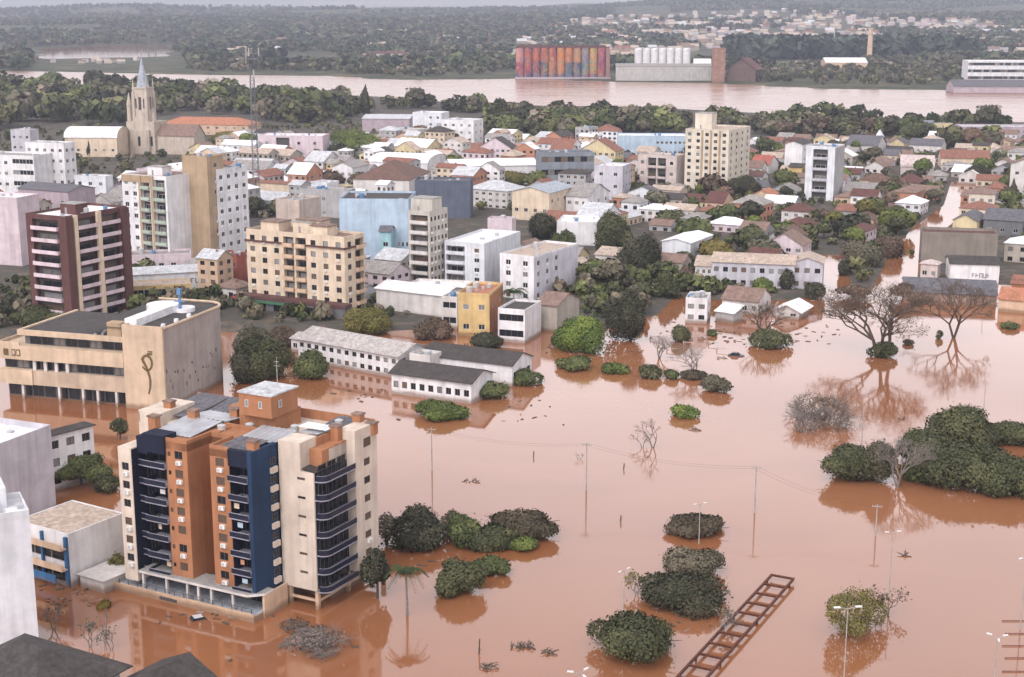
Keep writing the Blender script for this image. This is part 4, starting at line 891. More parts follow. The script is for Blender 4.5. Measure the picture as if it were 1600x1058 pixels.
r, W, D, H = B('apartment block', 'dark red apartment tower with pale balcony bands and cream fins', (112, 512), 342, 46, 203, 'redbrown', 'F:white', '1x9b@0.1:0.9', '2x9b@0.15:0.88', hatch=(6, 5, 3, .4, .3), land='dark red apartment tower', balc='pink', dark=True)
mb = MB(); mb.box(.02, D * .12, 0, .9, D * .17, H + .6); mb.box(.02, D * .48, 0, .9, D * .54, H + .6); link('fin', mb.mesh('fin', wm('cream')), r)
mb = MB(); mb.box(.05, D * .88, 0, .8, D + .02, H + .4); mb.box(.05, -.3, 0, .8, D * .1, H + .4); link('fin', mb.mesh('fin', wm('redbrown')), r)['label'] = 'dark red corner fin'
r, W, D, H = B('apartment block', 'white and ochre apartment tower with green-edged balconies', (267, 420), 279, 194, 320, 'white', 'F:tile', '2x8@0:.38;1x8b@.42:.64;1x8b@.7:.98', '', hatch=(7, 5, 3, .5, .3), land='white and ochre tower', balc='green')
mb = MB(); mb.box(-W * .61, -.5, 0, -W * .56, -.02, H + .5); mb.box(-W * .34, -.6, 0, -W * .28, -.02, H + .5); mb.box(-W - .02, -.2, H - 2, -W * .3, -.03, H + .5); link('fin', mb.mesh('fin', wm('tan')), r)
B('apartment block', 'tan windowless slab tower between two white towers', (331, 415), 248, 288, 344, 'tan', 'F:tile', '', '1x8@.3:.7', land='tan slab tower', D=9)
B('apartment block', 'white tower with small scattered windows right of the tan slab', (345, 412), 268, 333, 389, 'white', 'F:tile', '1x7', '4x8', land='small-windowed white tower')
B('office building', 'sky blue warehouse-like building with blank front', (640, 424), 314, 531, 644, 'blue', 'F:dark', '3x1@.82:1', '', th=-3, D=22, land='sky blue building')
B('house', 'small turquoise annexe in front of the sky blue building', (612, 430), 362, 594, 630, 'turq', 'X:slate', '1x2', '', th=-3, D=8)
r, W, D, H = B('apartment block', 'tall grey cream block with brown glazed balconies on its narrow end', (673, 462), 334, 639, 754, 'stonec', 'F:concrete', '1x8b@.02:.98', '5x8', hatch=(8, 6, 4.5, .5, .15), land='tall grey cream block', balc='offwhite', dark=True)
B('apartment block', 'white five-storey block with blank curved-looking side next to the grey cream tower', (757, 462), 384, 695, 813, 'coolwhite', 'F:white', '1x5b@.0:.55;1x5@.62:1', '', land='white five-storey block', th=-24)
B('apartment block', 'white four-storey block with shaded end wall and cluttered roof', (834, 474), 404, 781, 903, 'white', 'F:beige', '2x4', '3x4@0:.6', land='white four-storey block', wall2='lilacw', th=-30)  # end wall coloured a duller lilac white: shade on the side away from the light
B('house', 'white house with dark eaves behind the white five-storey block', (800, 430), 345, 762, 806, 'pink', 'F:dark', '', '', th=-15)
def lettering(r, x0, z0, n, h, y=-.02):
    g = random.Random(n); mb = MB(); w = h * .55
    for i in range(n):
        x = x0 + i * h * .8; mb.box(x, y - .05, z0, x + h * .14, y, z0 + h)
        for zz in g.sample((0, .43, .86), g.randint(1, 2)): mb.box(x + h * .14, y - .05, z0 + zz * h, x + w, y, z0 + (zz + .14) * h)
        if g.random() < .5: mb.box(x + w, y - .05, z0, x + w + h * .14, y, z0 + h)
    link('lettering', mb.mesh('lettering', wm('slate')), r)
r, W, D, H = B('shop building', 'low white strip building with lettering behind the yellow canopy', (318, 455), 424, 203, 346, 'coolwhite', 'X:zinc', '', '', th=18, pitch=.18, D=14, land='low white strip building')
lettering(r, -W * .38, H * .45, 6, 1.6)
B('petrol station', 'ochre flat canopy on thin posts in front of the low white strip building', (300, 470), 444, 205, 330, 'yellow', 'F:beige', 's1', '', th=16, D=10, par=.2, clutter=False)
B('shop building', 'dull red shopfront near the cream apartment block', (372, 452), 400, 345, 386, 'redw', 'F:dark', '2x2', '', th=-35)
B('office building', 'pale box building with two beige roof boxes behind the cream apartment block', (470, 398), 316, 432, 484, 'peachp', 'F:concrete', '', '', D=14)
B('house', 'low dark-roofed building behind the cream apartment block', (430, 392), 352, 388, 455, 'dgrey', 'F:dark', '3x2', '')
# -- left, behind
B('apartment block', 'pinkish white tower at the far left edge with round emblem', (35, 420), 312, -40, 40, 'pink', 'F:white', '', '', th=-20, land='pinkish white tower', D=12)
B('office building', 'white office block with grey glass band at the left edge', (57, 315), 246, -40, 62, 'white', 'F:concrete', '5x4@0:.6;s4@.64:1', '', th=-18, D=16, land='white office block')
B('hospital', 'tall white block with two columns of windows beside the left office', (105, 310), 226, 42, 120, 'white', 'F:concrete', '5x5', '2x5', th=-18, land='white hospital block')
B('office building', 'pale grey stepped building behind the hospital', (50, 255), 205, 18, 62, 'lilac', 'F:white', '3x3', '', th=-15)
B('hall', 'long hall with white curved roof left of the church', (184, 248), 216, 102, 190, 'cream', 'B:white', '6x1', '', th=-4, pitch=.25, D=24, land='white curved-roof hall')
B('house', 'dark flat roof building in front of the church hall', (170, 325), 292, 110, 205, 'mauve', 'X:dark', '3x1', '', pitch=.2)
B('apartment block', 'narrow pale block with brown top behind the dark red tower', (168, 330), 278, 118, 178, 'coolwhite', 'F:concrete', '3x3', '', th=-15)
B('house', 'mauve building with stepped roof behind the dark red tower', (110, 360), 300, 30, 150, 'mauve', 'X:slate', '4x2', '', pitch=.25)
B('house', 'low pink shop row in front of the white and ochre tower', (300, 425), 398, 205, 330, 'pink', 'F:fibre', '5x1', '', th=14, D=10)
B('school', 'long peach building with orange tile roof beyond the church', (388, 214), 196, 250, 404, 'peach', 'H:orange', '10x2', '3x2', th=-12, D=24, land='long peach building')
B('house', 'pink and white villa with wide balconies near the radio mast', (505, 250), 214, 405, 512, 'pink', 'F:white', '4x2b1', '', th=-8, D=16, land='pink and white villa', dark=True)
B('warehouse', 'grey warehouse with long zinc roof near the river trees', (640, 208), 186, 566, 650, 'mauve', 'X:zinc', '', '', th=-6, D=30, pitch=.15)
B('hospital', 'bluish white tower block with blank walls near the river trees', (690, 222), 178, 645, 702, 'coolwhite', 'F:white', '2x4@.5:1', '', th=-20, land='bluish white tower block')
B('hospital', 'white stepped building with flat roofs at the edge of the river trees', (740, 236), 190, 690, 755, 'white', 'F:zinc', '4x4', '2x4', th=-20, land='white stepped building')
B('house', 'white gable-fronted house near the centre left', (552, 300), 262, 520, 577, 'white', 'Y:fibre', '3x2', '', th=-22, land='white gable-fronted house', pitch=.4)
B('warehouse', 'long white shed with pale curved roof behind the brown hip roof', (668, 282), 256, 578, 694, 'white', 'B:white', '', '', th=-18, pitch=.12, D=30, land='long white shed')
B('church hall', 'white hall under a large dark brown hipped roof', (640, 318), 282, 552, 672, 'offwhite', 'H:brown', '', '3x1', th=-12, pitch=.5, land='brown hip-roofed hall')
B('office building', 'dark slate blue block behind the grey cream tower', (735, 345), 285, 648, 738, 'slate', 'F:slate', '', '', th=-4, D=14, land='dark slate blue block')
B('house', 'grey building with orange poster wall left of the sky blue building', (545, 345), 300, 468, 556, 'grey', 'F:fibre', '3x2', '', th=-18)
B('house', 'small white roof box house in front of the dark trees', (512, 318), 288, 484, 522, 'coolwhite', 'F:white', '1x2', '', D=10)
B('house', 'cream row house beside the radio mast foot', (452, 318), 288, 402, 462, 'cream', 'X:terracotta', '4x1', '', pitch=.3)
B('house', 'long pale shed with zinc roof left of the radio mast', (420, 276), 256, 362, 470, 'white', 'X:zinc', '', '', pitch=.2, th=-10, D=18)
# -- middle
B('warehouse', 'wide white sawtooth factory shed in the middle of the town', (842, 290), 258, 707, 848, 'white', 'X:white', '6x1', '', th=10, pitch=.12, D=34, land='white factory shed')
B('office building', 'dark steel grey building in the middle of the town', (928, 300), 240, 845, 932, 'steel', 'F:slate', 's3', '', th=8, D=16, land='dark steel grey building', dark=True)
B('house', 'beige hall with wide gabled roof behind the steel grey building', (955, 250), 230, 880, 962, 'cream', 'X:beige', '4x1', '', th=-10, pitch=.35, D=20)
B('house', 'house with bright orange tile roof beyond the factory shed', (858, 248), 232, 820, 866, 'white', 'H:orange', '3x1', '', pitch=.6)
B('house', 'smaller orange-roofed house under the river trees', (816, 246), 232, 796, 824, 'orange', 'H:orange', '2x1', '', pitch=.6)
B('gymnasium', 'cream hall with pale blue grey roof and tall pilasters', (858, 350), 302, 800, 896, 'cream', 'Y:greyblue', '4x1', '4x2', th=-26, pitch=.25, land='blue-roofed cream hall')
B('house', 'row of white gabled houses right of the cream hall', (918, 345), 308, 884, 952, 'white', 'X:fibre', '3x2', '3x2', pitch=.4)
B('house', 'white block with pale wide roof right of the steel building', (972, 320), 262, 928, 986, 'lilac', 'F:white', '2x3', '3x3', th=-20)
B('shop building', 'white building with vivid blue side facing the dark trees', (932, 388), 350, 870, 952, 'white', 'F:white', '', '', th=-10, wall2='vblue', D=18, land='white building with blue side')
B('house', 'pale mauve house between the four-storey block and dark trees', (985, 432), 402, 930, 1008, 'offwhite', 'X:beige', '3x1', '', pitch=.3)
# -- right
r, W, D, H = B('apartment block', 'tall cream apartment tower with dark window columns and raised top', (1136, 302), 206, 1070, 1171, 'creamp', 'F:beige', '5x9', '4x9', hatch=(9, 7, 8, .75, .3), land='tall cream apartment tower', dark=True)
mb = MB()
for f in (.405, .605, .205): mb.box(-W * f - .45, -.35, 0, -W * f + .45, -.02, H + .3)
link('pilaster', mb.mesh('pilaster', wm('tan')), r)
B('apartment block', 'three-storey beige pink block left of the tall cream tower', (1056, 298), 246, 996, 1071, 'pinkb', 'F:beige', '4x3b1,2', '', land='beige pink block', dark=True)
B('house', 'low beige hall at the foot of the tall cream tower', (1062, 318), 298, 1016, 1074, 'beigep', 'X:beige', '', '', pitch=.3)
B('office building', 'long white-edged roof building with blue glass left of the tall tower', (1072, 246), 214, 965, 1076, 'blue', 'F:white', '7x2@.55:1', '', th=-4, D=18)
r, W, D, H = B('apartment block', 'narrow grey white tower with lilac balconies', (1301, 318), 232, 1258, 1318, 'coolwhite', 'F:fibre', '1x5b@.2:.8', '', land='narrow grey white tower', balc='lilac', wall2='grey')
B('house', 'white building with dark gabled top behind the narrow grey tower', (1252, 272), 226, 1226, 1268, 'white', 'Y:dark', '', '2x3', pitch=.35)
B('house', 'small bright yellow house left of the narrow grey tower', (1252, 284), 262, 1232, 1260, 'yellow', 'X:dark', '2x1', '', pitch=.4)
B('house', 'house with red tin roof right of the tall cream tower', (1200, 276), 258, 1172, 1216, 'offwhite', 'X:redr', '2x1', '', pitch=.5)
B('house', 'cream house with orange gable in front of the tall tower trees', (1204, 322), 306, 1174, 1216, 'peach', 'Y:orange', '2x1', '2x1', pitch=.5)
B('warehouse', 'grey shed with wide pale roof right of the narrow grey tower', (1360, 318), 300, 1316, 1380, 'grey', 'X:fibre', '3x1', '', pitch=.25)
B('house', 'salmon orange house with dark roof by the flooded street', (1430, 322), 302, 1394, 1444, 'salmon', 'H:tile', '3x1', '2x1', land='salmon orange house')
B('hall', 'hall with rounded pale pink roof in the right distance', (1458, 278), 262, 1407, 1470, 'pinkb', 'B:pinkr', '', '', pitch=.28, D=20, th=-15, land='rounded pale pink hall')
B('house', 'yellow gabled house in the right distance', (1412, 238), 224, 1390, 1420, 'yellowp', 'Y:slate', '2x1', '', pitch=.6)
B('warehouse', 'long slate-roofed building left of the little white tower', (1370, 246), 228, 1322, 1384, 'offwhite', 'X:slate', '5x1', '', pitch=.5)
B('warehouse', 'long slate-roofed building right of the yellow gabled house', (1470, 244), 228, 1420, 1478, 'offwhite', 'X:slate', '5x1', '', pitch=.5)
B('tower', 'little white pointed church tower in the right distance', (1375, 240), 216, 1367, 1380, 'white', 'H:white', '1x2', '', pitch=2.2, minD=4)
B('warehouse', 'long building with rust red roof in the right distance', (1545, 266), 248, 1470, 1556, 'cream', 'X:terracotta', '7x1', '', pitch=.5, th=-10, D=16, land='rust red long roof')
B('warehouse', 'long grey flat-roofed building near the right river bank', (1640, 222), 200, 1502, 1660, 'mauve', 'F:zinc', '12x2', '', th=-4, D=22, dark=True)
B('storage tank', 'cream corner building next to the grey water tank', (1488, 212), 194, 1458, 1493, 'yellowp', 'F:beige', '3x2', '', th=-10)
B('house', 'two-storey cream house beside the dark cypress', (1552, 340), 304, 1513, 1561, 'creamp', 'H:tile', '3x2', '2x2', th=-20, land='two-storey cream house')
B('house', 'tall white house at the right edge by the cypress', (1618, 306), 258, 1578, 1640, 'offwhite', 'Y:tile', '2x2', '', pitch=.4)
B('house', 'pale yellow gabled house behind the ruined hall', (1525, 372), 346, 1488, 1540, 'yellowp', 'Y:slate', '3x1', '2x1', pitch=.5)
B('house', 'dark-roofed house behind the ruined hall at the right edge', (1596, 374), 346, 1536, 1620, 'dgrey', 'X:slate', '3x1', '', pitch=.4)
B('hall', 'big roofless grey brown hall beside the flooded street', (1556, 418), 370, 1440, 1598, 'ruin', 'F:rust', '', '', th=-12, wall2='brick', land='roofless grey brown hall', clutter=False, par=1.0, D=13)
r, W, D, H = B('house', 'white warehouse-like building with dark sawtooth top and lettering', (1560, 446), 414, 1484, 1588, 'white', 'X:dark', '', '', th=-10, D=12, pitch=.3, land='white lettered building')
lettering(r, -W * .55, H * .35, 5, 1.5)
r, W, D, H = B('warehouse', 'wide low hall with slate grey roof standing in the flood at the right', (1556, 480), 462, 1412, 1600, 'dull', 'X:slate', '', '', th=-14, pitch=.25, D=22, land='slate-roofed hall')
B('house', 'small pink white house left of the roofless hall', (1464, 440), 414, 1438, 1470, 'pinkb', 'H:pinkr', '2x1', '', pitch=.4)
B('house', 'orange tile roof house at the right edge above the water', (1600, 490), 470, 1560, 1660, 'peach', 'X:orange', '', '', pitch=.5)
B('house', 'upper orange-roofed house at the right edge', (1604, 460), 444, 1580, 1660, 'orange', 'X:terracotta', '', '', pitch=.5)
B('warehouse', 'bluish grey shed with bright white roof', (1078, 420), 380, 1034, 1121, 'coolwhite', 'Y:white', '', '', pitch=.22, D=22, land='bright white-roofed shed')
B('school', 'long two-storey lilac grey building with beige tile roof', (1240, 456), 414, 1112, 1262, 'lilac', 'X:beige', '9x2', '2x2', th=-14, pitch=.3, D=14, land='long lilac grey building', dark=True)
B('school', 'gabled right wing of the lilac grey building', (1284, 456), 412, 1236, 1304, 'lilac', 'Y:beige', '3x2', '3x2', th=-14, pitch=.35, dark=True)
B('house', 'cream left annexe of the lilac grey building', (1112, 448), 416, 1086, 1120, 'offwhite', 'X:beige', '3x2', '', th=-14, pitch=.3)
B('house', 'white two-storey house with dark openings by the water', (1104, 506), 470, 1071, 1120, 'white', 'F:fibre', '2x2', '1x2', th=-14, land='white waterside house', dark=True)
B('house', 'long house with brown tile roof above the water', (1184, 494), 472, 1128, 1204, 'offwhite', 'X:tile', '4x1', '2x1', pitch=.5, land='brown-tiled house')
B('shed', 'lean-to shed with white sloping roof beside the white two-storey house', (1146, 506), 490, 1118, 1160, 'grey', 'M:white', '', '', th=-40, pitch=.3)
B('house', 'house with white gabled canopy near the bare trees', (1248, 500), 486, 1212, 1264, 'offwhite', 'Y:white', '2x1', '', pitch=.45, eave=1.2)
# -- across the river
B('warehouse', 'low pale industrial building with long white roof across the river', (1355, 112), 98, 1290, 1392, 'peach', 'X:white', '', '', th=-5, pitch=.2, D=60)
B('office building', 'long white two-storey building across the river at the right', (1640, 128), 96, 1512, 1680, 'white', 'F:white', 's3', '', th=-3, D=30, dark=True, clutter=False)
B('warehouse', 'dark-roofed flooded shed on the far bank at the right', (1640, 147), 136, 1490, 1700, 'mauve', 'X:slate', '', '', th=-3, pitch=.4, D=34)
B('warehouse', 'long grey quay shed under the white tanks', (1112, 128), 104, 962, 1120, 'greyp', 'X:fibre', '', '', th=-4, pitch=.2, D=30, land='grey quay shed')
B('hall', 'white round-roofed barn beside the brick tower', (1110, 127), 104, 1084, 1114, 'white', 'B:white', '', '', th=-5, pitch=.35, D=26)
B('tower', 'brick red grain tower on the far bank', (1132, 130), 76, 1113, 1136, 'brick', 'F:rust', '2x8', '', th=-5, D=16, clutter=False)
B('warehouse', 'large dark brown gabled hangar behind the brick tower', (1180, 130), 108, 1136, 1236, 'brownw', 'Y:rust', '', '', th=-22, pitch=.75, D=90, eave=2)
B('warehouse', 'flat white building on the hillside beyond the mural silos', (888, 28), 18, 853, 890, 'cream', 'F:white', '', '', th=0, D=60, clutter=False)
B('warehouse', 'brown-roofed shed on the wooded far bank', (632, 94), 84, 582, 634, 'offwhite', 'X:rust', '', '', th=0, pitch=.3, D=25)
# ------------------------------------------------------------------ church
def church():
    X, Y, _ = P(238, 243); sc_ = scale_at(238, 243); root = thing('church', 'stone church with tall square bell tower and pointed grey spire', 'church', (X, Y, 0), R(-16)); m = 0
    LAND.append(('church', X - 8, Y + 15)); FOOT.append((uv(X, Y)[0] - 25, uv(X, Y)[0] + 35, uv(X, Y)[1] - 5, uv(X, Y)[1] + 50))
    st, sp = wm('churchst'), rm('greyblue')
    Ht = zat(X - 8, Y, 137); Hs = zat(X - 8, Y, 90); w = 9.5
    mb = MB(); facade(mb, (-w - 2, 0), (1, 0), w, Ht, [(w * .5 - 1, Ht - 14, 2, 8, .6), (w * .2 - .6, Ht - 13, 1.2, 6, .6), (w * .8 - .6, Ht - 13, 1.2, 6, .6), (w * .5 - 1, Ht - 26, 2, 6, .5)], 0, 1); facade(mb, (-2, 0), (0, 1), w, Ht, [(w * .5 - 1, Ht - 14, 2, 8, .6), (w * .2 - .6, Ht - 13, 1.2, 6, .6), (w * .8 - .6, Ht - 13, 1.2, 6, .6)], 0, 1)
    facade(mb, (-2, w), (-1, 0), w, Ht, []); facade(mb, (-2 - w, w), (0, -1), w, Ht, []); mb.poly([(-2 - w, 0, Ht), (-2, 0, Ht), (-2, w, Ht), (-2 - w, w, Ht)])
    for x, y in ((-w - 2.6, -.6), (-3.2, -.6), (-w - 2.6, w - 1.2), (-3.2, w - 1.2)): mb.box(x, y, 0, x + 1.8, y + 1.8, Ht - 3); mb.cyl(x + .9, y + .9, Ht - 3, Ht + 6, .9, .05, 6)
    mb.box(-w - 2.4, -.4, Ht - .8, -1.6, w + .4, Ht - .2); mb.box(-w - 2.4, -.4, Ht - 28, -1.6, w + .4, Ht - 27.3)
    link('bell_tower', mb.mesh('bell_tower', [st, FRAMED]), root)
    mb = MB(); mb.cyl(-w / 2 - 2, w / 2, Ht - .1, Hs, w * .44, .1, 8); mb.tube((-w / 2 - 2, w / 2, Hs - 1), (-w / 2 - 2, w / 2, Hs + 4), .2, .2, 4); mb.tube((-w / 2 - 3, w / 2, Hs + 2.6), (-w / 2 - 1, w / 2, Hs + 2.6), .2, .2, 4)
    link('spire', mb.mesh('spire', sp), root)
    mb = MB(); mb.box(-w - 7, -1, 0, 3, w + 6, 21); mb.cyl(-w - 6, 2, 0, 31, 1.8, 1.6, 8); mb.cyl(-w - 6, 2, 31, 39, 1.9, .1, 8); mb.box(-w - 4, -3, 0, 0, -1, 16); mb.cyl(2.2, .4, 0, 24, 1.0, .9, 6); mb.cyl(2.2, .4, 24, 29, 1.0, .05, 6)
    mb.poly([(-w - 3, -1.01, 21), (-1, -1.01, 21), (-w / 2 - 2, -1.01, 28)])
    link('facade', mb.mesh('facade', st), root)
    for x in (-w - 4, -w / 2 - 2.9, -.2): link('window', window_mesh(1.6, 6, 0, True), root, (x, -1.01 if x != -w / 2 - 2.9 else -3.01, 6))
    rme, gab = roof_pitched('X', 3.1, 1, 26, 14, 13, .9, .6, rm('tile'), None); mb = MB(); mb.box(3.1, 1, 0, 29.1, 15, 13)
    for g in gab: mb.poly(g)
    link('nave', mb.mesh('nave', st), root); link('roof', rme, root)
WALL['churchst'] = (.50, .41, .33)
church()
# ------------------------------------------------------------------ painted silos, tanks, chimneys across the river
def mural_mat():
    m = bpy.data.materials.new('mural_paint'); nt, b = nodes_of(m); b.inputs['Roughness'].default_value = .8
    g = nt.nodes.new('ShaderNodeNewGeometry'); mpn = nt.nodes.new('ShaderNodeMapping'); mpn.inputs['Scale'].default_value = (.06, .02, .045); nt.links.new(g.outputs['Position'], mpn.inputs[0])
    n = nt.nodes.new('ShaderNodeTexNoise'); n.inputs['Scale'].default_value = 1.5; n.inputs['Detail'].default_value = 2; n.inputs['Distortion'].default_value = 1.2; nt.links.new(mpn.outputs[0], n.inputs['Vector'])
    oi = nt.nodes.new('ShaderNodeObjectInfo'); ramp = nt.nodes.new('ShaderNodeValToRGB'); ramp.color_ramp.interpolation = 'CONSTANT'
    cs = [(0, (.10, .02, .05)), (.36, (.03, .10, .16)), (.43, (.42, .08, .05)), (.49, (.55, .26, .04)), (.54, (.06, .20, .24)), (.60, (.40, .05, .08)), (.68, (.55, .40, .10))]
    ramp.color_ramp.elements[0].color = (*cs[0][1], 1); ramp.color_ramp.elements[1].position = cs[1][0]; ramp.color_ramp.elements[1].color = (*cs[1][1], 1)
    for p_, c in cs[2:]: e = ramp.color_ramp.elements.new(p_); e.color = (*c, 1)
    nt.links.new(n.outputs['Fac'], ramp.inputs[0])
    mxn = nt.nodes.new('ShaderNodeMix'); mxn.data_type = 'RGBA'; mxn.inputs[0].default_value = .36
    nt.links.new(oi.outputs['Color'], mxn.inputs[6]); nt.links.new(ramp.outputs[0], mxn.inputs[7]); nt.links.new(mxn.outputs[2], b.inputs['Base Color'])
    return m
def silos():
    x0, Y, _ = P(806, 124); x1 = P(946, 124)[0]; root = thing('grain_silos', 'row of tall grain silos painted with a bright red and multicoloured mural across the river', 'silos', ((x0 + x1) / 2, Y, 0)); hw = (x1 - x0) / 2
    LAND.append(('mural silos', (x0 + x1) / 2, Y)); H = zat(x0, Y, 75); mm = mural_mat(); n = 11; r = hw / n
    upper = [(.52, .26, .28), (.33, .03, .05), (.35, .03, .05), (.52, .17, .05), (.30, .06, .06), (.58, .24, .05), (.56, .20, .05), (.50, .30, .10), (.12, .24, .28), (.52, .38, .10), (.36, .05, .12)]
    lower = [(.36, .06, .10), (.30, .03, .06), (.16, .04, .06), (.03, .06, .09), (.46, .20, .06), (.48, .22, .07), (.03, .09, .13), (.03, .13, .17), (.08, .24, .24), (.40, .30, .10), (.38, .05, .09)]
    for i in range(n):
        x = -hw + r + 2 * r * i
        for nm, z0, z1, c in (('silo_base', 0, H * .18, (.10, .12, .20)), ('silo_lower', H * .18, H * .55, lower[i]), ('silo_upper', H * .55, H, upper[i])):
            def mk(z0=z0, z1=z1):
                mb = MB(); mb.cyl(0, 0, z0, z1, r * 1.02, n=14); return mb.mesh('silo', mm)
            o = link(nm, cached(('silo', nm), mk), root, (x, 0, 0)); o.color = (c[0] * .68, c[1] * .62, c[2] * .68, 1)
    mb = MB(); mb.box(-hw, -r * .8, H, hw + 4, r, H + 1.6); mb.box(-hw + 1, -r * .4, H + 1.6, hw, r * .6, H + 3.4); link('gallery', mb.mesh('gallery', wm('redbrown')), root)
    mb = MB(); mb.box(hw, -r, 0, hw + 5, 18, H); link('end_block', mb.mesh('end_block', wm('brownp')), root)
    mb = MB(); mb.box(-hw - 1, -r * 2.4, -1, hw + 6, -r * 1.05, 3.0); link('quay', mb.mesh('quay', wm('mauve')), root)
WALL['brownp'] = (.30, .15, .13)
silos()
for i in range(7):
    x = 997 + i * 12.4; X, Y, _ = P(x, 118); H = zat(X, Y, 75); o = thing('storage_tank', 'white cylindrical storage tank above the grey quay shed, %s in its row' % ('leftmost', 'second from left', 'third from left', 'middle', 'third from right', 'second from right', 'rightmost')[i], 'storage tank', (X, Y, 0), 0, 'white storage tanks on the far bank')
    def mk():
        mb = MB(); mb.cyl(0, 0, 0, 36, 5.2, n=16); mb.cyl(0, 0, 36, 38, 5.3, .6, 16); return mb.mesh('tank_shell', wm('white'))
    link('tank_shell', cached('stank', mk), o); o.scale = (1, 1, H / 38)
    def mk2():
        mb = MB(); mb.tube((5.4, -2, 0), (5.4, -2, 37), .25, .25, 4); mb.box(-5.6, -.6, 37, 5.6, .6, 38.4); return mb.mesh('catwalk', TANKG)
    link('catwalk', cached('stank2', mk2), o)
def chimney(px, yb, yt, r, m, label, th_=None):
    X, Y, _ = P(px, yb); H = zat(X, Y, yt); root = thing('chimney', label, 'chimney', (X, Y, 0)); mb = MB(); mb.cyl(0, 0, 0, H, r, r * .72, 12); link('shaft', mb.mesh('shaft', m), root)
    mb = MB(); mb.cyl(0, 0, H - 1.2, H + .3, r * .95, r * .9, 12); mb.cyl(0, 0, H * .85, H * .85 + .6, r * .9, n=12); link('rim', mb.mesh('rim', m), root)
chimney(1358, 96, 44, 5.0, wm('peach'), 'tall ochre brick chimney across the river')
chimney(1302, 94, 50, 1.5, wm('grey'), 'thin grey chimney left of the ochre one')
chimney(1450, 212, 189, 4.2, wm('steel'), 'fat grey cylindrical water tank beside a cream corner building')
# ------------------------------------------------------------------ radio mast and power pylons
def lattice(name, label, cat, px, yb, yt, w0, w1, bays, r, arms=(), gear=False):
    X, Y, _ = P(px, yb); H = zat(X, Y, yt); root = thing(name, label, cat, (X, Y, 0), R(20)); mb = MB()
    pt = lambda k, i: ((w0 + (w1 - w0) * k / bays) / 2 * (1, 1, -1, -1)[i], (w0 + (w1 - w0) * k / bays) / 2 * (1, -1, -1, 1)[i], H * k / bays)
    for k in range(bays):
        for i in range(4):
            j = (i + 1) % 4; mb.tube(pt(k, i), pt(k + 1, i), r, r, 4); mb.tube(pt(k, i), pt(k + 1, j), r * .6, r * .6, 3); mb.tube(pt(k + 1, i), pt(k + 1, j), r * .6, r * .6, 3)
    link('lattice', mb.mesh('lattice', wm('dgrey')), root)
    for z, l in arms:
        mb = MB(); mb.tube((-l, 0, H * z), (l, 0, H * z), r * 1.2, r * 1.2, 4); mb.tube((-l, 0, H * z), (0, 0, H * z + l * .35), r, r, 3); mb.tube((l, 0, H * z), (0, 0, H * z + l * .35), r, r, 3); link('cross_arm', mb.mesh('cross_arm', wm('dgrey')), root)
    if gear:
        for i, (z, a, s) in enumerate(((.995, 0, 3.4), (.995, 2.1, 3.4), (.995, 4.2, 3.0), (.95, 1, 2.4), (.95, 3.1, 2.4), (.86, 5, 1.8), (.80, 2, 1.8))):
            mb = MB(); mb.tube((0, 0, H * z), (s * math.cos(a), s * math.sin(a), H * z), .12, .12, 4); mb.cyl(s * math.cos(a), s * math.sin(a), H * z - 1.2, H * z + 2.4, .3, n=6); link('antenna', mb.mesh('antenna', wm('grey')), root)
        mb = MB(); mb.box(-2.6, -2.6, H * .955, 2.6, 2.6, H * .962); link('platform', mb.mesh('platform', wm('dgrey')), root)
lattice('radio_mast', 'tall thin lattice radio mast with antennas at its top', 'radio mast', 402, 330, 82, 3.0, 1.4, 26, .15, gear=True)
lattice('power_pylon', 'steel power pylon on the far plain behind the church spire', 'pylon', 238, 86, 12, 14, 2.5, 9, .55, ((.72, 11), (.84, 9), (.95, 7)))
lattice('power_pylon', 'smaller steel power pylon near the centre of the far plain', 'pylon', 481, 66, 30, 12, 2.5, 8, .55, ((.74, 10), (.9, 8)))
# ------------------------------------------------------------------ rusty frame sticking out of the water
def frame():
    a = Vector(P(1040, 1086)[:2]); b = Vector(P(1206, 905)[:2]); d = (b - a); ln = d.length; d.normalize(); X, Y = a; ang = math.atan2(d.y, d.x); root = thing('steel_frame', 'rusty ladder-like steel frame of a collapsed roof sticking out of the flood', 'steel frame', (X, Y, .45), ang); w = 3.7; m = mat((.10, .034, .02), .8, .4, 1.2, .25, name='rust')
    for y in (0, -w):
        mb = MB(); mb.box(0, y - .10, .1, ln, y + .10, .5); mb.box(0, y - .17, .45, ln, y + .17, .52); link('side_beam', mb.mesh('side_beam', m), root)
    n = 11
    for i in range(n + 1):
        x = .2 + (ln - .4) * i / n; mb = MB(); mb.box(x - .12, -w + .11, .18, x + .12, -.11, .47); mb.box(x - .2, -w + .18, .42, x + .2, -.18, .5); link('rung', mb.mesh('rung', m), root)
    for x in (ln * .25, ln * .6, ln * .95):
        mb = MB()
        for y in (0, -w): mb.box(x - .12, y - .1, -3, x + .12, y + .1, .05)
        link('post', mb.mesh('post', m), root)
frame()
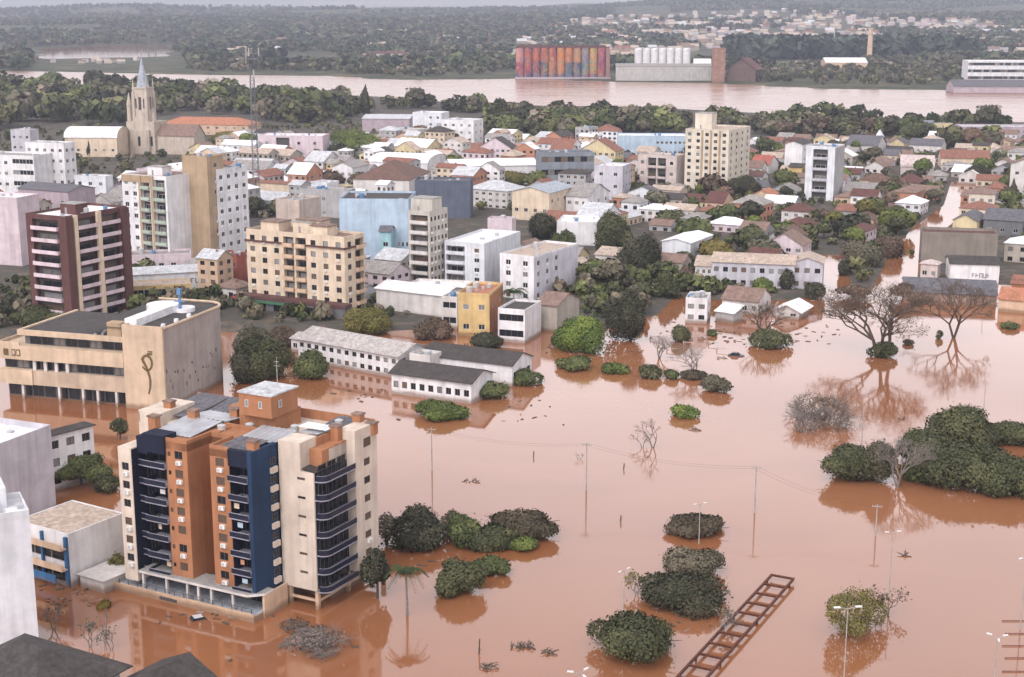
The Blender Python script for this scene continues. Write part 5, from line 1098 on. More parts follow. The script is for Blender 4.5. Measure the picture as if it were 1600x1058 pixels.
# ------------------------------------------------------------------ poles and lamps in the water
def pole(px, yb, yt, label, cat='utility pole', arm=True, r=.13, group=None):
    X, Y, _ = P(px, yb); H = zat(X, Y, yt); root = thing('utility_pole', label, cat, (X, Y, 0), R(GRID + 20), group); mb = MB(); mb.cyl(0, 0, -2, H, r * 1.25, r * .75, 8); link('post', mb.mesh('post', CONC), root)
    if arm:
        mb = MB(); mb.box(-.9, -.06, H - .5, .9, .06, H - .36)
        for x in (-.8, -.3, .3, .8): mb.cyl(x, 0, H - .36, H - .16, .05, .04, 6)
        link('cross_arm', mb.mesh('cross_arm', CONC), root)
    return Vector((X, Y, H - .3))
def lamp(px, yb, yt, label, heads=2, ang=.4, r=.085, big=1.0):
    X, Y, _ = P(px, yb); H = zat(X, Y, yt); root = thing('street_lamp', label, 'street lamp', (X, Y, 0), ang); mb = MB(); mb.cyl(0, 0, -2, H, r * 1.3, r * .8, 8); link('post', mb.mesh('post', CONC), root)
    for i in range(heads):
        a = i * 2 * math.pi / heads; c, s = math.cos(a), math.sin(a)
        mb = MB(); mb.tube((0, 0, H - .1), (c * .8 * big, s * .8 * big, H + .12), .045, .04, 5); link('arm', mb.mesh('arm', CONC), root)
        mb = MB(); mb.box(0, -.10, -.05, .62, .10, .06); mb.box(.08, -.08, -.08, .55, .08, -.05, 1); o = link('lamp_head', mb.mesh('lamp_head', [AC, GLASS]), root, (c * .7 * big, s * .7 * big, H + .14), a); o.scale = (big, big, big)
PL = [pole(675, 736, 668, 'concrete pole standing in the flood below a green shrub'), pole(916, 766, 692, 'concrete pole in the middle of the open flood'), pole(1179, 801, 728, 'concrete pole in the flood above the lamp and the round dark bush'), pole(1368, 838, 788, 'concrete pole below the large dark tree group')]
pole(1537, 642, 598, 'thin pole above the large dark tree group', arm=False, r=.09); pole(1346, 700, 632, 'thin pole beside the bare round crown', arm=False, r=.09)
lamp(974, 966, 892, 'tall thin street lamp left of the dark domed tree', 2, .8); lamp(1092, 850, 788, 'street lamp rising through the small dark round tree', 2, .4)
lamp(1389, 932, 832, 'street lamp with white head above the pale green bushy tree', 2, .2); lamp(1594, 984, 872, 'street lamp with white heads at the right edge', 2, .5, big=1.1)
lamp(1552, 1085, 996, 'street lamp with bright white heads at the bottom right', 3, .3, big=1.2); lamp(1318, 1072, 950, 'street lamp with white heads in front of the pale green bushy tree', 2, .1, big=1.5); lamp(906, 1120, 1052, 'street lamp with white heads at the bottom edge', 3, .9, big=1.3)
lamp(1537, 470, 420, 'slender street lamp by the slate-roofed hall', 1, 1.0)
for i, (a, b) in enumerate(zip(PL[:-1], PL[1:])):
    for k, off in enumerate((-.7, .7)):
        mb = MB(); pr = None; sd_ = (b - a).normalized().cross(Vector((0, 0, 1))) * off
        for j in range(15):
            t = j / 14; p = a.lerp(b, t) + sd_ + Vector((0, 0, -1.3 * 4 * t * (1 - t)))
            if pr is not None: mb.tube(pr, p, .014, .014, 3)
            pr = p
        tag(link('power_cable', mb.mesh('power_cable', FRAMED)), '%s sagging power cable between %s' % (('nearer', 'farther')[k], ('shrub pole and mid-flood pole', 'mid-flood pole and its right neighbour', 'the two right-hand poles')[i]), 'cable')
# submerged railings at the right edge
for i, yy in enumerate((971, 991, 1010, 1029, 1050)):
    X, Y, _ = P(1566 + (i % 2) * 4, yy); X1 = P(1680, yy + 1)[0]; root = thing('submerged_rail', 'rust red rail just above the water at the right edge, %s of five' % ('farthest', 'second farthest', 'middle', 'second nearest', 'nearest')[i], 'rail', (X, Y, 0), 0, 'rails of the drowned stand'); mb = MB(); mb.box(0, -.05, .06, X1 - X, .05, .18); link('rail', mb.mesh('rail', mat((.20, .075, .05), .8, .3, 1., .2, name='rust_light')), root)
    mb = MB()
    for k in range(4): mb.box(k * 2.5, -.06, -1, k * 2.5 + .12, .06, .06)
    link('post', mb.mesh('post', FRAMED), root)
# ------------------------------------------------------------------ flotsam
def flotsam(px, py, w, label, n=9, cat='debris', m=BARK):
    s = scale_at(px, py); X, Y, _ = P(px, py); g = random.Random(int(px)); mb = MB(); wd = w * s
    for i in range(n):
        a = g.uniform(0, 3.1); c = (g.uniform(-wd / 2, wd / 2), g.uniform(-.6, .6), g.uniform(.0, .35)); l_ = g.uniform(.4, 1.1); mb.tube((c[0] - l_ * math.cos(a), c[1] - l_ * math.sin(a), c[2] - .1), (c[0] + l_ * math.cos(a), c[1] + l_ * math.sin(a), c[2] + g.uniform(0, .4)), .09, .05, 5)
        mb.tube(c, (c[0] + g.uniform(-.5, .5), c[1] + g.uniform(-.5, .5), c[2] + g.uniform(.2, .8)), .06, .02, 4)
    tag(link('driftwood', mb.mesh('driftwood', m), None, (X, Y, 0)), label, cat)
flotsam(736, 753, 24, 'dark drifting branches left of the mid-flood pole'); flotsam(815, 1012, 36, 'raft of dark drifting branches near the bottom centre', 22); flotsam(856, 1020, 20, 'small dark drifting branches right of the branch raft', 8)
flotsam(1412, 868, 12, 'forked branch sticking out of the water beside the white lamp', 5); flotsam(768, 1044, 26, 'thin drifting twigs at the bottom centre', 10); flotsam(1085, 672, 10, 'small clump of twigs near the yellow green shrub', 5); flotsam(1408, 655, 10, 'drifting log above the big tree group', 4); flotsam(1128, 650 - 90, 14, 'drifting planks near the half-sunk vehicle', 6)
for px, py, yt, lab in ((833, 714, 705, 'short stump above water left of the mid-flood pole'), (974, 733, 724, 'short stump right of the mid-flood pole'), (969, 815, 805, 'short stump right of the long dark bank of trees'), (748, 1022, 998, 'leaning post near the bottom centre')):
    X, Y, _ = P(px, py); mb = MB(); mb.tube((0, 0, -1), (.15, 0, zat(X, Y, yt)), .14, .1, 6); mb.tube((.1, 0, .4), (.4, .1, .8), .05, .03, 4); tag(link('stump', mb.mesh('stump', BARK), None, (X, Y, 0)), lab, 'stump')
for i in range(9):
    X, Y, _ = P(1016 + i * 13, 530 + (i % 3) * 9); mb = MB(); mb.box(-.1, -.1, -1, .1, .1, 1.1); mb.box(-.1, -.06, .8, 3.0, .06, .95); tag(link('fence_post', mb.mesh('fence_post', wm('offwhite')), None, (X, Y, 0), R(GRID)), 'pale fence post with rail drowned near the white two-storey house', 'fence post', 'drowned fence posts')
# rubbish floating along the walls and between the drowned houses
g_ = random.Random(21); mb = MB()
for (cx_, cy_, sx_, sy_, n) in ((300, 962, 130, 8, 14), (110, 925, 60, 20, 26), (560, 615, 110, 20, 22), (900, 548, 90, 12, 40), (1120, 520, 110, 18, 60), (1240, 520, 60, 18, 36), (460, 1010, 90, 25, 8), (1290, 470, 30, 30, 25), (700, 880, 60, 14, 20), (1100, 960, 60, 30, 15), (820, 640, 60, 20, 14)):
    for _ in range(n):
        X, Y, _ = P(g_.gauss(cx_, sx_ * .6), g_.gauss(cy_, sy_ * .6)); l_, w_, a = g_.uniform(.15, .8), g_.uniform(.08, .3), g_.uniform(0, 3.1); c, s = math.cos(a), math.sin(a); h = g_.uniform(.05, .2); k = g_.choice((0, 0, 0, 1, 2))
        pts = [(X + c * p * l_ - s * q * w_, Y + s * p * l_ + c * q * w_) for p, q in ((-1, -1), (1, -1), (1, 1), (-1, 1))]; mb.prism(pts, -.05, h, k)
tag(link('floating_rubbish', mb.mesh('floating_rubbish', [BARK, wm('offwhite'), wm('salmon')])), 'small boards and rubbish floating on the flood along the walls', None, None, 'stuff')
# ------------------------------------------------------------------ vehicles
def car_parts():
    def side(pr, w, m0):
        mb = MB(); n = len(pr)
        mb.poly([(x, -w, z) for x, z in pr][::-1], m0); mb.poly([(x, w, z) for x, z in pr], m0)
        for i in range(n): a, b = pr[i], pr[(i + 1) % n]; mb.poly([(a[0], -w, a[1]), (b[0], -w, b[1]), (b[0], w, b[1]), (a[0], w, a[1])], m0)
        return mb
    body = side([(-2.1, .3), (2.1, .3), (2.15, .7), (1.2, .86), (-1.7, .92), (-2.12, .8)], .86, 0); cab = side([(-1.55, .9), (1.05, .88), (.45, 1.42), (-1.05, 1.45)], .74, 0)
    wh = MB()
    for i in range(12):
        a, b = i * math.pi / 6, (i + 1) * math.pi / 6; wh.poly([(.32 * math.cos(a), -.1, .32 * math.sin(a)), (.32 * math.cos(b), -.1, .32 * math.sin(b)), (.32 * math.cos(b), .1, .32 * math.sin(b)), (.32 * math.cos(a), .1, .32 * math.sin(a))])
    for y in (-.1, .1): wh.poly([(.32 * math.cos(i * math.pi / 6), y, .32 * math.sin(i * math.pi / 6)) for i in range(12)])
    return body, cab, wh
_b, _c, _w = car_parts(); CAB = _c.mesh('cabin', GLASS); WHEEL = _w.mesh('wheel', FRAMED)
def car(px, py, col, ang, label, z=.9, pitch=0, tall=1.0):
    X, Y, _ = P(px, py); root = thing('car', label, 'car', (X, Y, z), R(ang)); root.rotation_euler = (pitch, 0, R(ang)); root.scale = (1, 1, tall)
    link('body', _b.mesh('body', mat(col, .35, .05, 1., .5, name='car_paint')), root); link('cabin', CAB, root)
    mb = MB(); mb.poly([(-1.02, -.72, 1.46), (.42, -.72, 1.43), (.42, .72, 1.43), (-1.02, .72, 1.46)]); link('roof', mb.mesh('roof', mat(col, .35, .05, 1., .5)), root)
    for x in (-1.3, 1.35):
        for y in (-.8, .8): link('wheel', WHEEL, root, (x, y, .32))
car(1150, 556, (.05, .05, .055), -20, 'dark car half sunk in the flood near the bare shrubs', z=-.55); car(312, 966, (.5, .5, .52), 30, 'car roof barely showing above the water in front of the terrace', z=-1.05)
for a in ((350, 452, (.6, .6, .62), 60, 'silver car in the street left of the cream apartment block'), (372, 470, (.4, .05, .05), 60, 'red car near the cream apartment shopfronts'), (352, 482, (.05, .05, .06), 62, 'black car in front of the cream apartment block'), (598, 433, (.7, .7, .7), -28, 'white car parked below the sky blue building')): car(*a)
# ------------------------------------------------------------------ trees and shrubs standing in the flood
T = near_tree
T(652, 864, 100, 74, 'deep', 'dense dark domed tree right of the apartment block', leaf=.26)
T(725, 858, 66, 58, 'mid', 'green bushy tree between two dark domes', leaf=.26); T(706, 838, 40, 44, 'greyolive', 'thin greyish shrub behind the dark domed tree', leaf=.24, dens=.6)
T(812, 850, 136, 56, 'darkbrown', 'wide dark brownish crown at the end of the bank of trees', leaf=.27, lobes=14, squash=.7); T(772, 866, 92, 48, 'dark', 'low dark green tree in front of the wide brownish crown', leaf=.27); T(818, 867, 56, 28, 'green', 'small fresh green bush at the water edge of the tree bank', leaf=.24)
T(718, 938, 76, 68, 'dark', 'pointed dark green tree in the flood right of the palm', leaf=.25, lobes=12); T(770, 906, 62, 38, 'mid', 'small green bush right of the pointed dark tree', leaf=.24)
T(590, 944, 46, 88, 'deep', 'narrow black green tree against the apartment block corner', leaf=.25, low=False); T(605, 858, 34, 60, 'greyolive', 'slim greyish tree behind the apartment end wall', leaf=.25, dens=.6, low=False)
palm(636, 962, 84, 'palm tree standing in the flood beside the apartment block')
T(690, 664, 84, 40, 'green', 'spreading green shrub in the flood below the school', leaf=.27, lobes=14)
T(764, 628, 54, 34, 'mid', 'dark green bush at the corner of the low school pavilion', leaf=.3); T(812, 606, 62, 34, 'mid', 'wide green bush at the gable of the white hall', leaf=.3)
T(898, 584, 58, 28, 'mid', 'round green bush in the water below the bright green tree', leaf=.32); T(960, 588, 48, 22, 'green', 'smaller green bush right of the round green bush', leaf=.32)
T(1016, 594, 34, 28, 'dark', 'grey green bush at the left of the leafless shrubs', leaf=.32); T(1050, 594, 24, 18, 'mid', 'tiny green bush between leafless shrubs', leaf=.3); T(1086, 596, 42, 18, 'darkbrown', 'brownish low bush under leafless shrubs', leaf=.32); T(1116, 616, 46, 32, 'greyolive', 'olive bush at the right of the leafless shrubs', leaf=.32)
T(1070, 656, 44, 26, 'bright', 'yellow green floating shrub in the open water', leaf=.26, dens=.7)
bare_tree(1030, 560, 40, 'pale leafless shrub left of two in the water', .9, 6, m=BARKG, width=1.3); bare_tree(1085, 585, 50, 'pale leafless shrub right of two in the water', .9, 6, m=BARKG, width=1.2)
bare_tree(1020, 700, 52, 'thin dead sapling alone in the open water', .8, 4, m=BARK, r=.12); bare_tree(1004, 700, 26, 'dead brushwood beside the thin sapling', 1.1, 4, m=BARKG)
bare_tree(905, 718, 12, 'tiny dead bush beside the mid-flood pole', 1., 4, m=BARKG)
T(1204, 548, 76, 44, 'dark', 'round dark bush with bare stems in the flood', leaf=.3); bare_tree(1192, 530, 66, 'bare stems rising from the round dark bush', .8, 6, m=BARK)
bare_tree(1370, 556, 126, 'large bare dark tree with brown thin crown over the flood', .72, 8, 2200, 'brown', wpx=165, r=.38, trunk=.2)
T(1380, 562, 44, 32, 'dark', 'dark green bush around the foot of the large bare tree', leaf=.3); T(1332, 470, 60, 30, 'brown', 'brown leafy bough mass behind the large bare tree', leaf=.4, dens=.7, low=False); T(1412, 474, 56, 40, 'brown', 'brown round crown right of the large bare tree', leaf=.4, dens=.8, low=False)
bare_tree(1490, 528, 98, 'second leaning bare tree right of the large one', .75, 7, 600, 'brown', wpx=120, r=.3, trunk=.22)
T(1468, 530, 14, 18, 'dark', 'tiny dark bush left of the second bare tree', leaf=.3); T(1578, 516, 36, 16, 'mid', 'low green bush near the right edge', leaf=.32); T(1418, 540, 22, 12, 'darkbrown', 'two-clump low brown bush right of the large bare tree', leaf=.3)
T(1288, 676, 112, 62, 'brown', 'round leafless grey crown in the open flood', dens=.10, leaf=.15, lobes=14, stems=8)
T(1330, 766, 116, 76, 'dark', 'left dark tree of the big group in the flood', leaf=.27, lobes=13); T(1368, 762, 64, 84, 'greyolive', 'thin grey green tree within the big group', leaf=.26, dens=.65, lobes=12); bare_tree(1402, 762, 84, 'pale leafless stems in the big tree group', .7, 7, m=BARKG)
T(1500, 778, 150, 96, 'dark', 'broad dark green crown at the front of the big group', leaf=.3, lobes=16); T(1490, 706, 96, 78, 'dark', 'rounded dark crown standing highest in the big group', leaf=.3, lobes=12); T(1452, 742, 90, 76, 'dark', 'dark crown joining the front and rear of the big group', leaf=.26, lobes=12); T(1440, 760, 60, 60, 'mid', 'small greyish green crown left in the big group', leaf=.27); T(1575, 786, 110, 80, 'dark', 'dark crown at the right edge in front', leaf=.3, lobes=14); T(1576, 704, 90, 50, 'dark', 'flat dark crown at the right edge behind', leaf=.3, lobes=12)
T(1093, 850, 96, 46, 'darkbrown', 'small dark round tree pierced by a lamp', leaf=.25, lobes=12); T(1086, 918, 100, 60, 'greyolive', 'loose grey green tree behind the black dome', leaf=.25, dens=.75, lobes=14)
T(1056, 968, 122, 66, 'deep', 'black green smooth domed tree', leaf=.24, lobes=12, lob=(.4, .55)); T(992, 1054, 152, 94, 'dark', 'large dark domed tree at the bottom', leaf=.24, lobes=16); bare_tree(1130, 990, 40, 'leafless twigs right of the black dome', .9, 5, 120, 'greyolive', m=BARKG); bare_tree(995, 930, 36, 'thin yellowing twigs left of the black dome', .8, 5, 160, 'olive', m=BARKG)
T(1326, 1024, 92, 112, 'olive', 'long pale yellow green bushy tree with a lamp before it', leaf=.16, dens=.30, lobes=26, squash=1.8, lob=(.16, .32)).rotation_euler[2] = R(-32); bare_tree(1385, 960, 50, 'thin twigs right of the pale green bushy tree', .9, 5, 200, 'brown', m=BARKG)
T(496, 1028, 92, 46, 'grey', 'grey dead bush in front of the apartment terrace', leaf=.15, dens=.16, lobes=14, stems=8); T(458, 990, 44, 22, 'brown', 'small grey brown dead bush left of the larger one', leaf=.15, dens=.18, stems=7)
# lower left corner
T(128, 770, 88, 62, 'mid', 'green garden tree between the white house and the shop building', leaf=.26, low=False, lobes=12); T(168, 775, 40, 40, 'dark', 'dark shrub at the apartment block wall', leaf=.26); T(188, 690, 26, 40, 'dark', 'dark narrow tree behind the cream strip', leaf=.26, low=False); T(186, 905, 28, 44, 'olive', 'yellowish shrub at the left end of the terrace', leaf=.2, dens=.7)
T(165, 952, 26, 14, 'yellow', 'small yellow-flowered treetop in the flood', leaf=.16, lobes=6); bare_tree(164, 1008, 64, 'thin stem under the yellow treetop', .5, 2, m=BARKG, r=.08, width=.4)
bare_tree(141, 1012, 44, 'small bare street tree at the lower left', .7, 5, 60, 'greyolive', m=BARKG); bare_tree(174, 1016, 40, 'second bare street tree right of the yellow treetop', .7, 5, 50, 'greyolive', m=BARKG); bare_tree(84, 985, 50, 'bare twiggy shrub beside the bluish white block', .8, 5, 60, 'brown', m=BARKG)
# trees round the school and the centre
for a in ((418, 600, 108, 84, 'dark', 'large dark tree in front of the white school wing'), (490, 596, 62, 50, 'mid', 'green bush at the school wing waterline'), (395, 560, 84, 66, 'greyolive', 'brownish green tree behind the large dark one'), (440, 545, 70, 46, 'brown', 'brown crown above the dark school trees'), (380, 606, 50, 60, 'deep', 'black green tree beside the curved wall'),
          (576, 528, 106, 62, 'olive', 'broad yellow green tree behind the school wing'), (680, 534, 82, 50, 'brown', 'brown thin crowned tree behind the school wing'), (757, 548, 72, 38, 'deep', 'dark clipped bush between orange yellow house and dark roof'),
          (912, 556, 92, 82, 'bright', 'bright green tree at the water edge in the centre'), (880, 546, 48, 44, 'mid', 'small green bush left of the bright green tree'), (985, 540, 84, 112, 'deep', 'tall dark tree mass right of the bright green tree'), (1000, 440, 90, 92, 'deep', 'dark spreading tree behind the centre'), (960, 398, 82, 84, 'dark', 'dark umbrella tree behind the centre'), (842, 380, 62, 62, 'deep', 'dark round tree right of the white five-storey block'),
          (884, 400, 50, 54, 'mid', 'green tree behind the white four-storey block'), (620, 446, 56, 50, 'dark', 'dark tree at the foot of the grey cream block'), (1164, 452, 44, 46, 'mid', 'green tree in front of the lilac grey building'), (1192, 464, 54, 40, 'green', 'pale green bush in front of the lilac grey building'), (1228, 458, 28, 48, 'deep', 'dark cypress-like tree in front of the lilac grey building'), (1270, 470, 44, 38, 'deep', 'dark bush at the right wing of the lilac grey building'), (1318, 432, 34, 34, 'deep', 'round dark tree by the flooded lane'), (1350, 424, 92, 56, 'greyolive', 'wide greyish crown by the flooded lane'), (1060, 536, 46, 36, 'dark', 'dark bush left of the drowned fence'), (1040, 470, 52, 60, 'dark', 'dark tree left of the white two-storey house'), (1075, 446, 50, 34, 'brown', 'reddish brown crown left of the lilac grey building'), (1114, 526, 24, 14, 'mid', 'small bush right of the drowned fence'),
          (62, 520, 110, 52, 'dark', 'dark trees mass left of the dark red tower foot'), (20, 500, 60, 50, 'deep', 'blackish tree at the left edge behind the hall'), (140, 500, 60, 34, 'darkbrown', 'low brownish tree behind the roof of the hall'), (330, 490, 60, 34, 'dark', 'dark street tree left of the cream apartment shops'), (300, 476, 40, 30, 'deep', 'blackish street tree by the ochre canopy'), (600, 470, 40, 34, 'mid', 'green tree left of the low white hall'), (1384, 404, 80, 46, 'brown', 'brownish crown beside the flooded street'), 
          (794, 300, 84, 40, 'olive', 'long olive hedge-like trees beside the factory shed'), (1524, 288, 46, 38, 'deep', 'perfectly round dark tree in the right distance'), (1425, 398, 10, 10, 'mid', 'small bush beside the flooded street'), (1164, 320, 60, 56, 'deep', 'dark pine-like tree right of the tall cream tower'), (555, 248, 92, 56, 'green', 'yellow green tree mass right of the pink villa'), (355, 232, 72, 32, 'olive', 'olive tree below the long peach building'), (480, 292, 56, 38, 'deep', 'dark evergreen beside the radio mast')):
    mid = a[1] < 520
    T(*a[:6], leaf=.28 if not mid else .42, low=(a[1] > 330), lobes=13)
palm(803, 505, 58, 'palm tree rising behind the small modern white building', fl=4.6)
# ------------------------------------------------------------------ smaller houses and trees that fill the town blocks
AUTO = []
def relation(x, y):
    px, py = Q(x, y, 3); best = None
    for n, lx, ly in LAND:
        qx, qy = Q(lx, ly, 3); d = math.hypot(px - qx, (py - qy) * 2.2)
        if best is None or d < best[0]: best = (d, n, px - qx, py - qy)
    _, n, dx, dy = best
    w = ('left of' if dx < 0 else 'right of') if abs(dx) > 2.2 * abs(dy) else ('behind' if dy < 0 else 'in front of')
    return '%s the %s' % (w, n)
def auto(o, lab, x, y): AUTO.append((o, lab, Q(x, y, 3)[0]))
def finish_labels():
    by = {}
    for o, l, px in AUTO: by.setdefault(l, []).append((px, o))
    num = ['', 'one', 'two', 'three', 'four', 'five', 'six', 'seven', 'eight', 'nine', 'ten', 'eleven', 'twelve']; ordn = ['', '', 'second', 'third', 'fourth', 'fifth', 'sixth', 'seventh', 'eighth', 'ninth', 'tenth', 'eleventh', 'twelfth']
    for l, os_ in by.items():
        os_.sort(key=lambda t: t[0]); n = len(os_)
        for i, (px, o) in enumerate(os_):
            if n == 1: o['label'] = l
            else: o['label'] = '%s, %s' % (l, 'leftmost' if i == 0 else 'rightmost' if i == n - 1 else '%s from left' % (ordn[i + 1] if i + 1 < 13 else 'far'))
def inside(px, py, poly):
    c = False; n = len(poly)
    for i in range(n):
        (ax, ay), (bx, by) = poly[i], poly[(i + 1) % n]
        if (ay > py) != (by > py) and px < (bx - ax) * (py - ay) / (by - ay) + ax: c = not c
    return c
def free(u0, u1, v0, v1, g=.8):
    for a, b, c, d in FOOT:
        if u0 - g < b and u1 + g > a and v0 - g < d and v1 + g > c: return False
    return True
ZONES = [  # outline in the photo, roof palette, chance
    ([(930, 232), (1380, 222), (1640, 228), (1640, 440), (1510, 318), (1500, 300), (1385, 430), (1330, 440), (1305, 396), (1285, 400), (1280, 430), (1060, 440), (1040, 350)], ['terracotta', 'tile', 'tile', 'tile', 'brown', 'fibre', 'fibre', 'rust', 'dark', 'white', 'beige', 'slate'], .75, 150),
    ([(380, 232), (960, 222), (1010, 350), (940, 400), (880, 345), (640, 320), (520, 350), (400, 345)], ['fibre', 'terracotta', 'zinc', 'white', 'white', 'beige', 'dark', 'concrete'], .85, 150),
    ([(-40, 420), (400, 225), (400, 345), (200, 350), (-40, 350)], ['fibre', 'terracotta', 'zinc', 'white', 'concrete', 'white', 'tile'], .9, 140),
    ([(200, 430), (640, 420), (640, 470), (560, 500), (400, 470), (200, 490)], ['fibre', 'zinc', 'tile', 'white'], .7, 22),
    ([(820, 420), (1010, 410), (1020, 470), (880, 470)], ['tile', 'fibre', 'beige'], .6, 6)]
WN = dict(stone='stone grey', white='white', offwhite='off-white', cream='cream', peach='peach', pink='pinkish', grey='grey', yellowp='pale yellow', salmon='salmon', green='pale green', coolwhite='cool white')
RN = dict(brown='dark brown', rust='rusty', terracotta='terracotta', tile='brown tile', fibre='grey', dark='dark', white='white', beige='beige', slate='slate', zinc='zinc', concrete='flat concrete')
rg = random.Random(11); nh = 0; holes_left = []
for zone, pal, ch, cap in ZONES:
    nz_ = 0
    pts = [P(*p)[:2] for p in zone]; uvs = [uv(*p) for p in pts]
    u0, u1, v0, v1 = min(p[0] for p in uvs), max(p[0] for p in uvs), min(p[1] for p in uvs), max(p[1] for p in uvs)
    cand = []; v = v0
    while v < v1:
        u = u0 + rg.uniform(0, 6)
        while u < u1: cand.append((u + rg.uniform(0, 4), v + rg.uniform(0, 4))); u += rg.uniform(9, 13.5)
        v += rg.uniform(9.5, 12.5)
    rg.shuffle(cand)
    for ci, (uu, vv) in enumerate(cand + cand):
        big = zone is ZONES[1][0] or zone is ZONES[2][0] or zone is ZONES[3][0]
        W, D = (rg.uniform(9, 24), rg.uniform(9, 18)) if big else (rg.uniform(8, 15), rg.uniform(8, 14))
        if ci >= len(cand): W, D = W * .62, D * .62; W, D = max(W, 6), max(D, 6)
        x, y = uu * GU[0] + vv * GV[0], uu * GU[1] + vv * GV[1]; px, py = Q(x, y, 0)
        if not inside(px, py, zone) or (uu % 96) < 9 or (vv % 104) < 9 or not -60 < px < 1680: continue
        if nz_ < cap and h_town(np.array([x]), np.array([y]))[0] > .5 and free(uu - W, uu, vv, vv + D, .5):
            two = rg.random() < (.65 if big else .25); Hh = rg.uniform(5.6, 13 if big else 8.5) if two else rg.uniform(3.2, 4.4)
            rk = rg.choice(pal); wk = rg.choice(['white', 'offwhite', 'offwhite', 'cream', 'peach', 'pink', 'grey', 'grey', 'yellowp', 'salmon', 'coolwhite', 'stone']); kd = 'F' if rk == 'concrete' else rg.choice('XXYH')
            shape = {'X': 'gabled', 'Y': 'gable-fronted', 'H': 'hipped', 'F': 'flat-roofed'}[kd]
            bn = 'town building' if big else 'house'; lab = '%s %s %s, %s roof, %s' % ('tall' if two else 'low', WN[wk], bn.split()[-1], RN[rk] if kd == 'F' else shape + ' ' + RN[rk], relation(x, y))
            nw = max(2, int(W / 3.4)); nd = max(2, int(D / 3.6))
            nf = max(1, round(Hh / 3.3)); r_, _, _, _ = B(bn, lab, (px, py), 0, px - 10, px + 10, wk, kd + ':' + rk, '%dx%d' % (nw, nf), '%dx%d' % (nd, nf), H=Hh, W=W, D=D, th=GRID + rg.uniform(-5, 5), pitch=rg.uniform(.35, .6), dark=rg.random() < .6)
            auto(r_, lab, x, y); nh += 1; nz_ += 1
            if rg.random() < .3 and kd != 'F':
                link('chimney', cached('chim', lambda: (lambda q: (q.box(-.3, -.3, 0, .3, .3, 1.6), q.mesh('chimney', wm('brick')))[1])(MB())), [c for c in r_.children if c.name.startswith('roof')][0], (-W * .3, D * .4, Hh + .8))
        else: holes_left.append((x, y))
print('zones done', nh, len(FOOT))
# garden and street trees
CN = dict(dark='dark green', mid='mid green', green='fresh green', olive='olive', brown='brown thin', deep='blackish green', greyolive='grey green')
rg.shuffle(holes_left); nt_ = 0
def town_tree(x, y, small=1.0):
    global nt_
    u_, v_ = uv(x, y)
    if h_town(np.array([x]), np.array([y]))[0] < .85 or not free(u_ - 1.6, u_ + 1.6, v_ - 1.6, v_ + 1.6, .3): return
    k = rg.choice(['broad', 'broad', 'bushy', 'bushy', 'tall']); c = rg.choice(['dark', 'dark', 'mid', 'mid', 'green', 'olive', 'brown', 'deep', 'greyolive']); h = rg.uniform(6.5, 12.5) * small
    lab = '%s %s tree %s' % (CN[c], {'broad': 'broad-crowned', 'bushy': 'bushy', 'tall': 'upright'}[k], relation(x, y))
    o = far_tree(x, y, h, k, c, None, lab); auto(o, lab, x, y); FOOT.append((u_ - 1.5, u_ + 1.5, v_ - 1.5, v_ + 1.5)); nt_ += 1
for x, y in holes_left:
    if nt_ < 110: town_tree(x + rg.uniform(-3, 3), y + rg.uniform(-3, 3))
for zone, n in ((ZONES[0][0], 36), (ZONES[1][0], 6), (ZONES[4][0], 6)):
    k = 0
    for _ in range(2000):
        if k >= n: break
        px, py = rg.uniform(min(p[0] for p in zone), max(p[0] for p in zone)), rg.uniform(min(p[1] for p in zone), max(p[1] for p in zone))
        if not inside(px, py, zone): continue
        x, y, _ = P(px, py); b4 = nt_; town_tree(x, y); k += nt_ - b4
mid_tree(572, 190, 24, 68, 'conifer', 'deep', 'tall dark conifer spire before the river'); mid_tree(1581, 326, 17, 56, 'conifer', 'deep', 'dark cypress column near the right edge'); mid_tree(466, 186, 40, 26, 'broad', 'yellow', 'yellow blossoming tree in front of the left river trees'); mid_tree(497, 190, 20, 44, 'conifer', 'deep', 'dark pointed tree right of the yellow blossoming tree'); mid_tree(140, 250, 8, 36, 'conifer', 'deep', 'slim cypress beside the church hall'); mid_tree(660, 228, 50, 36, 'broad', 'brown', 'reddish bare-looking tree in front of the bluish white tower block'); mid_tree(706, 236, 26, 34, 'tall', 'dark', 'dark slender tree by the white stepped building')
# ------------------------------------------------------------------ wooded belts and forest
def low_proto(seed, q, leaf):
    V, Fq, t = crown_np(seed, 1, 1, 1, q, leaf, lobes=7, floor=-.7); V[:, 2] += .85; return V, Fq, t
def wood(name, label, pts, hs, cols, protos, kind='stuff'):
    Vs, Fs, Ts, n = [], [], [], 0; g = np.random.RandomState(len(pts))
    for (x, y, z), h in zip(pts, hs):
        V, Fq, t = protos[g.randint(len(protos))]; a = g.rand() * 6.28; c, s = math.cos(a), math.sin(a); w = h * g.uniform(.42, .62)
        VV = np.empty_like(V); VV[:, 0] = (V[:, 0] * c - V[:, 1] * s) * w + x; VV[:, 1] = (V[:, 0] * s + V[:, 1] * c) * w + y; VV[:, 2] = V[:, 2] * h * .55 + z
        Vs.append(VV); Fs.append(Fq + n); n += len(V); Ts.append(t * g.uniform(.5, 1.75))
    o = link(name, np_mesh(name, np.concatenate(Vs), np.concatenate(Fs), [LEAF], np.concatenate(Ts))); o.color = (*cols, 1); tag(o, label, None, None, kind); return o
gp = np.random.RandomState(5)
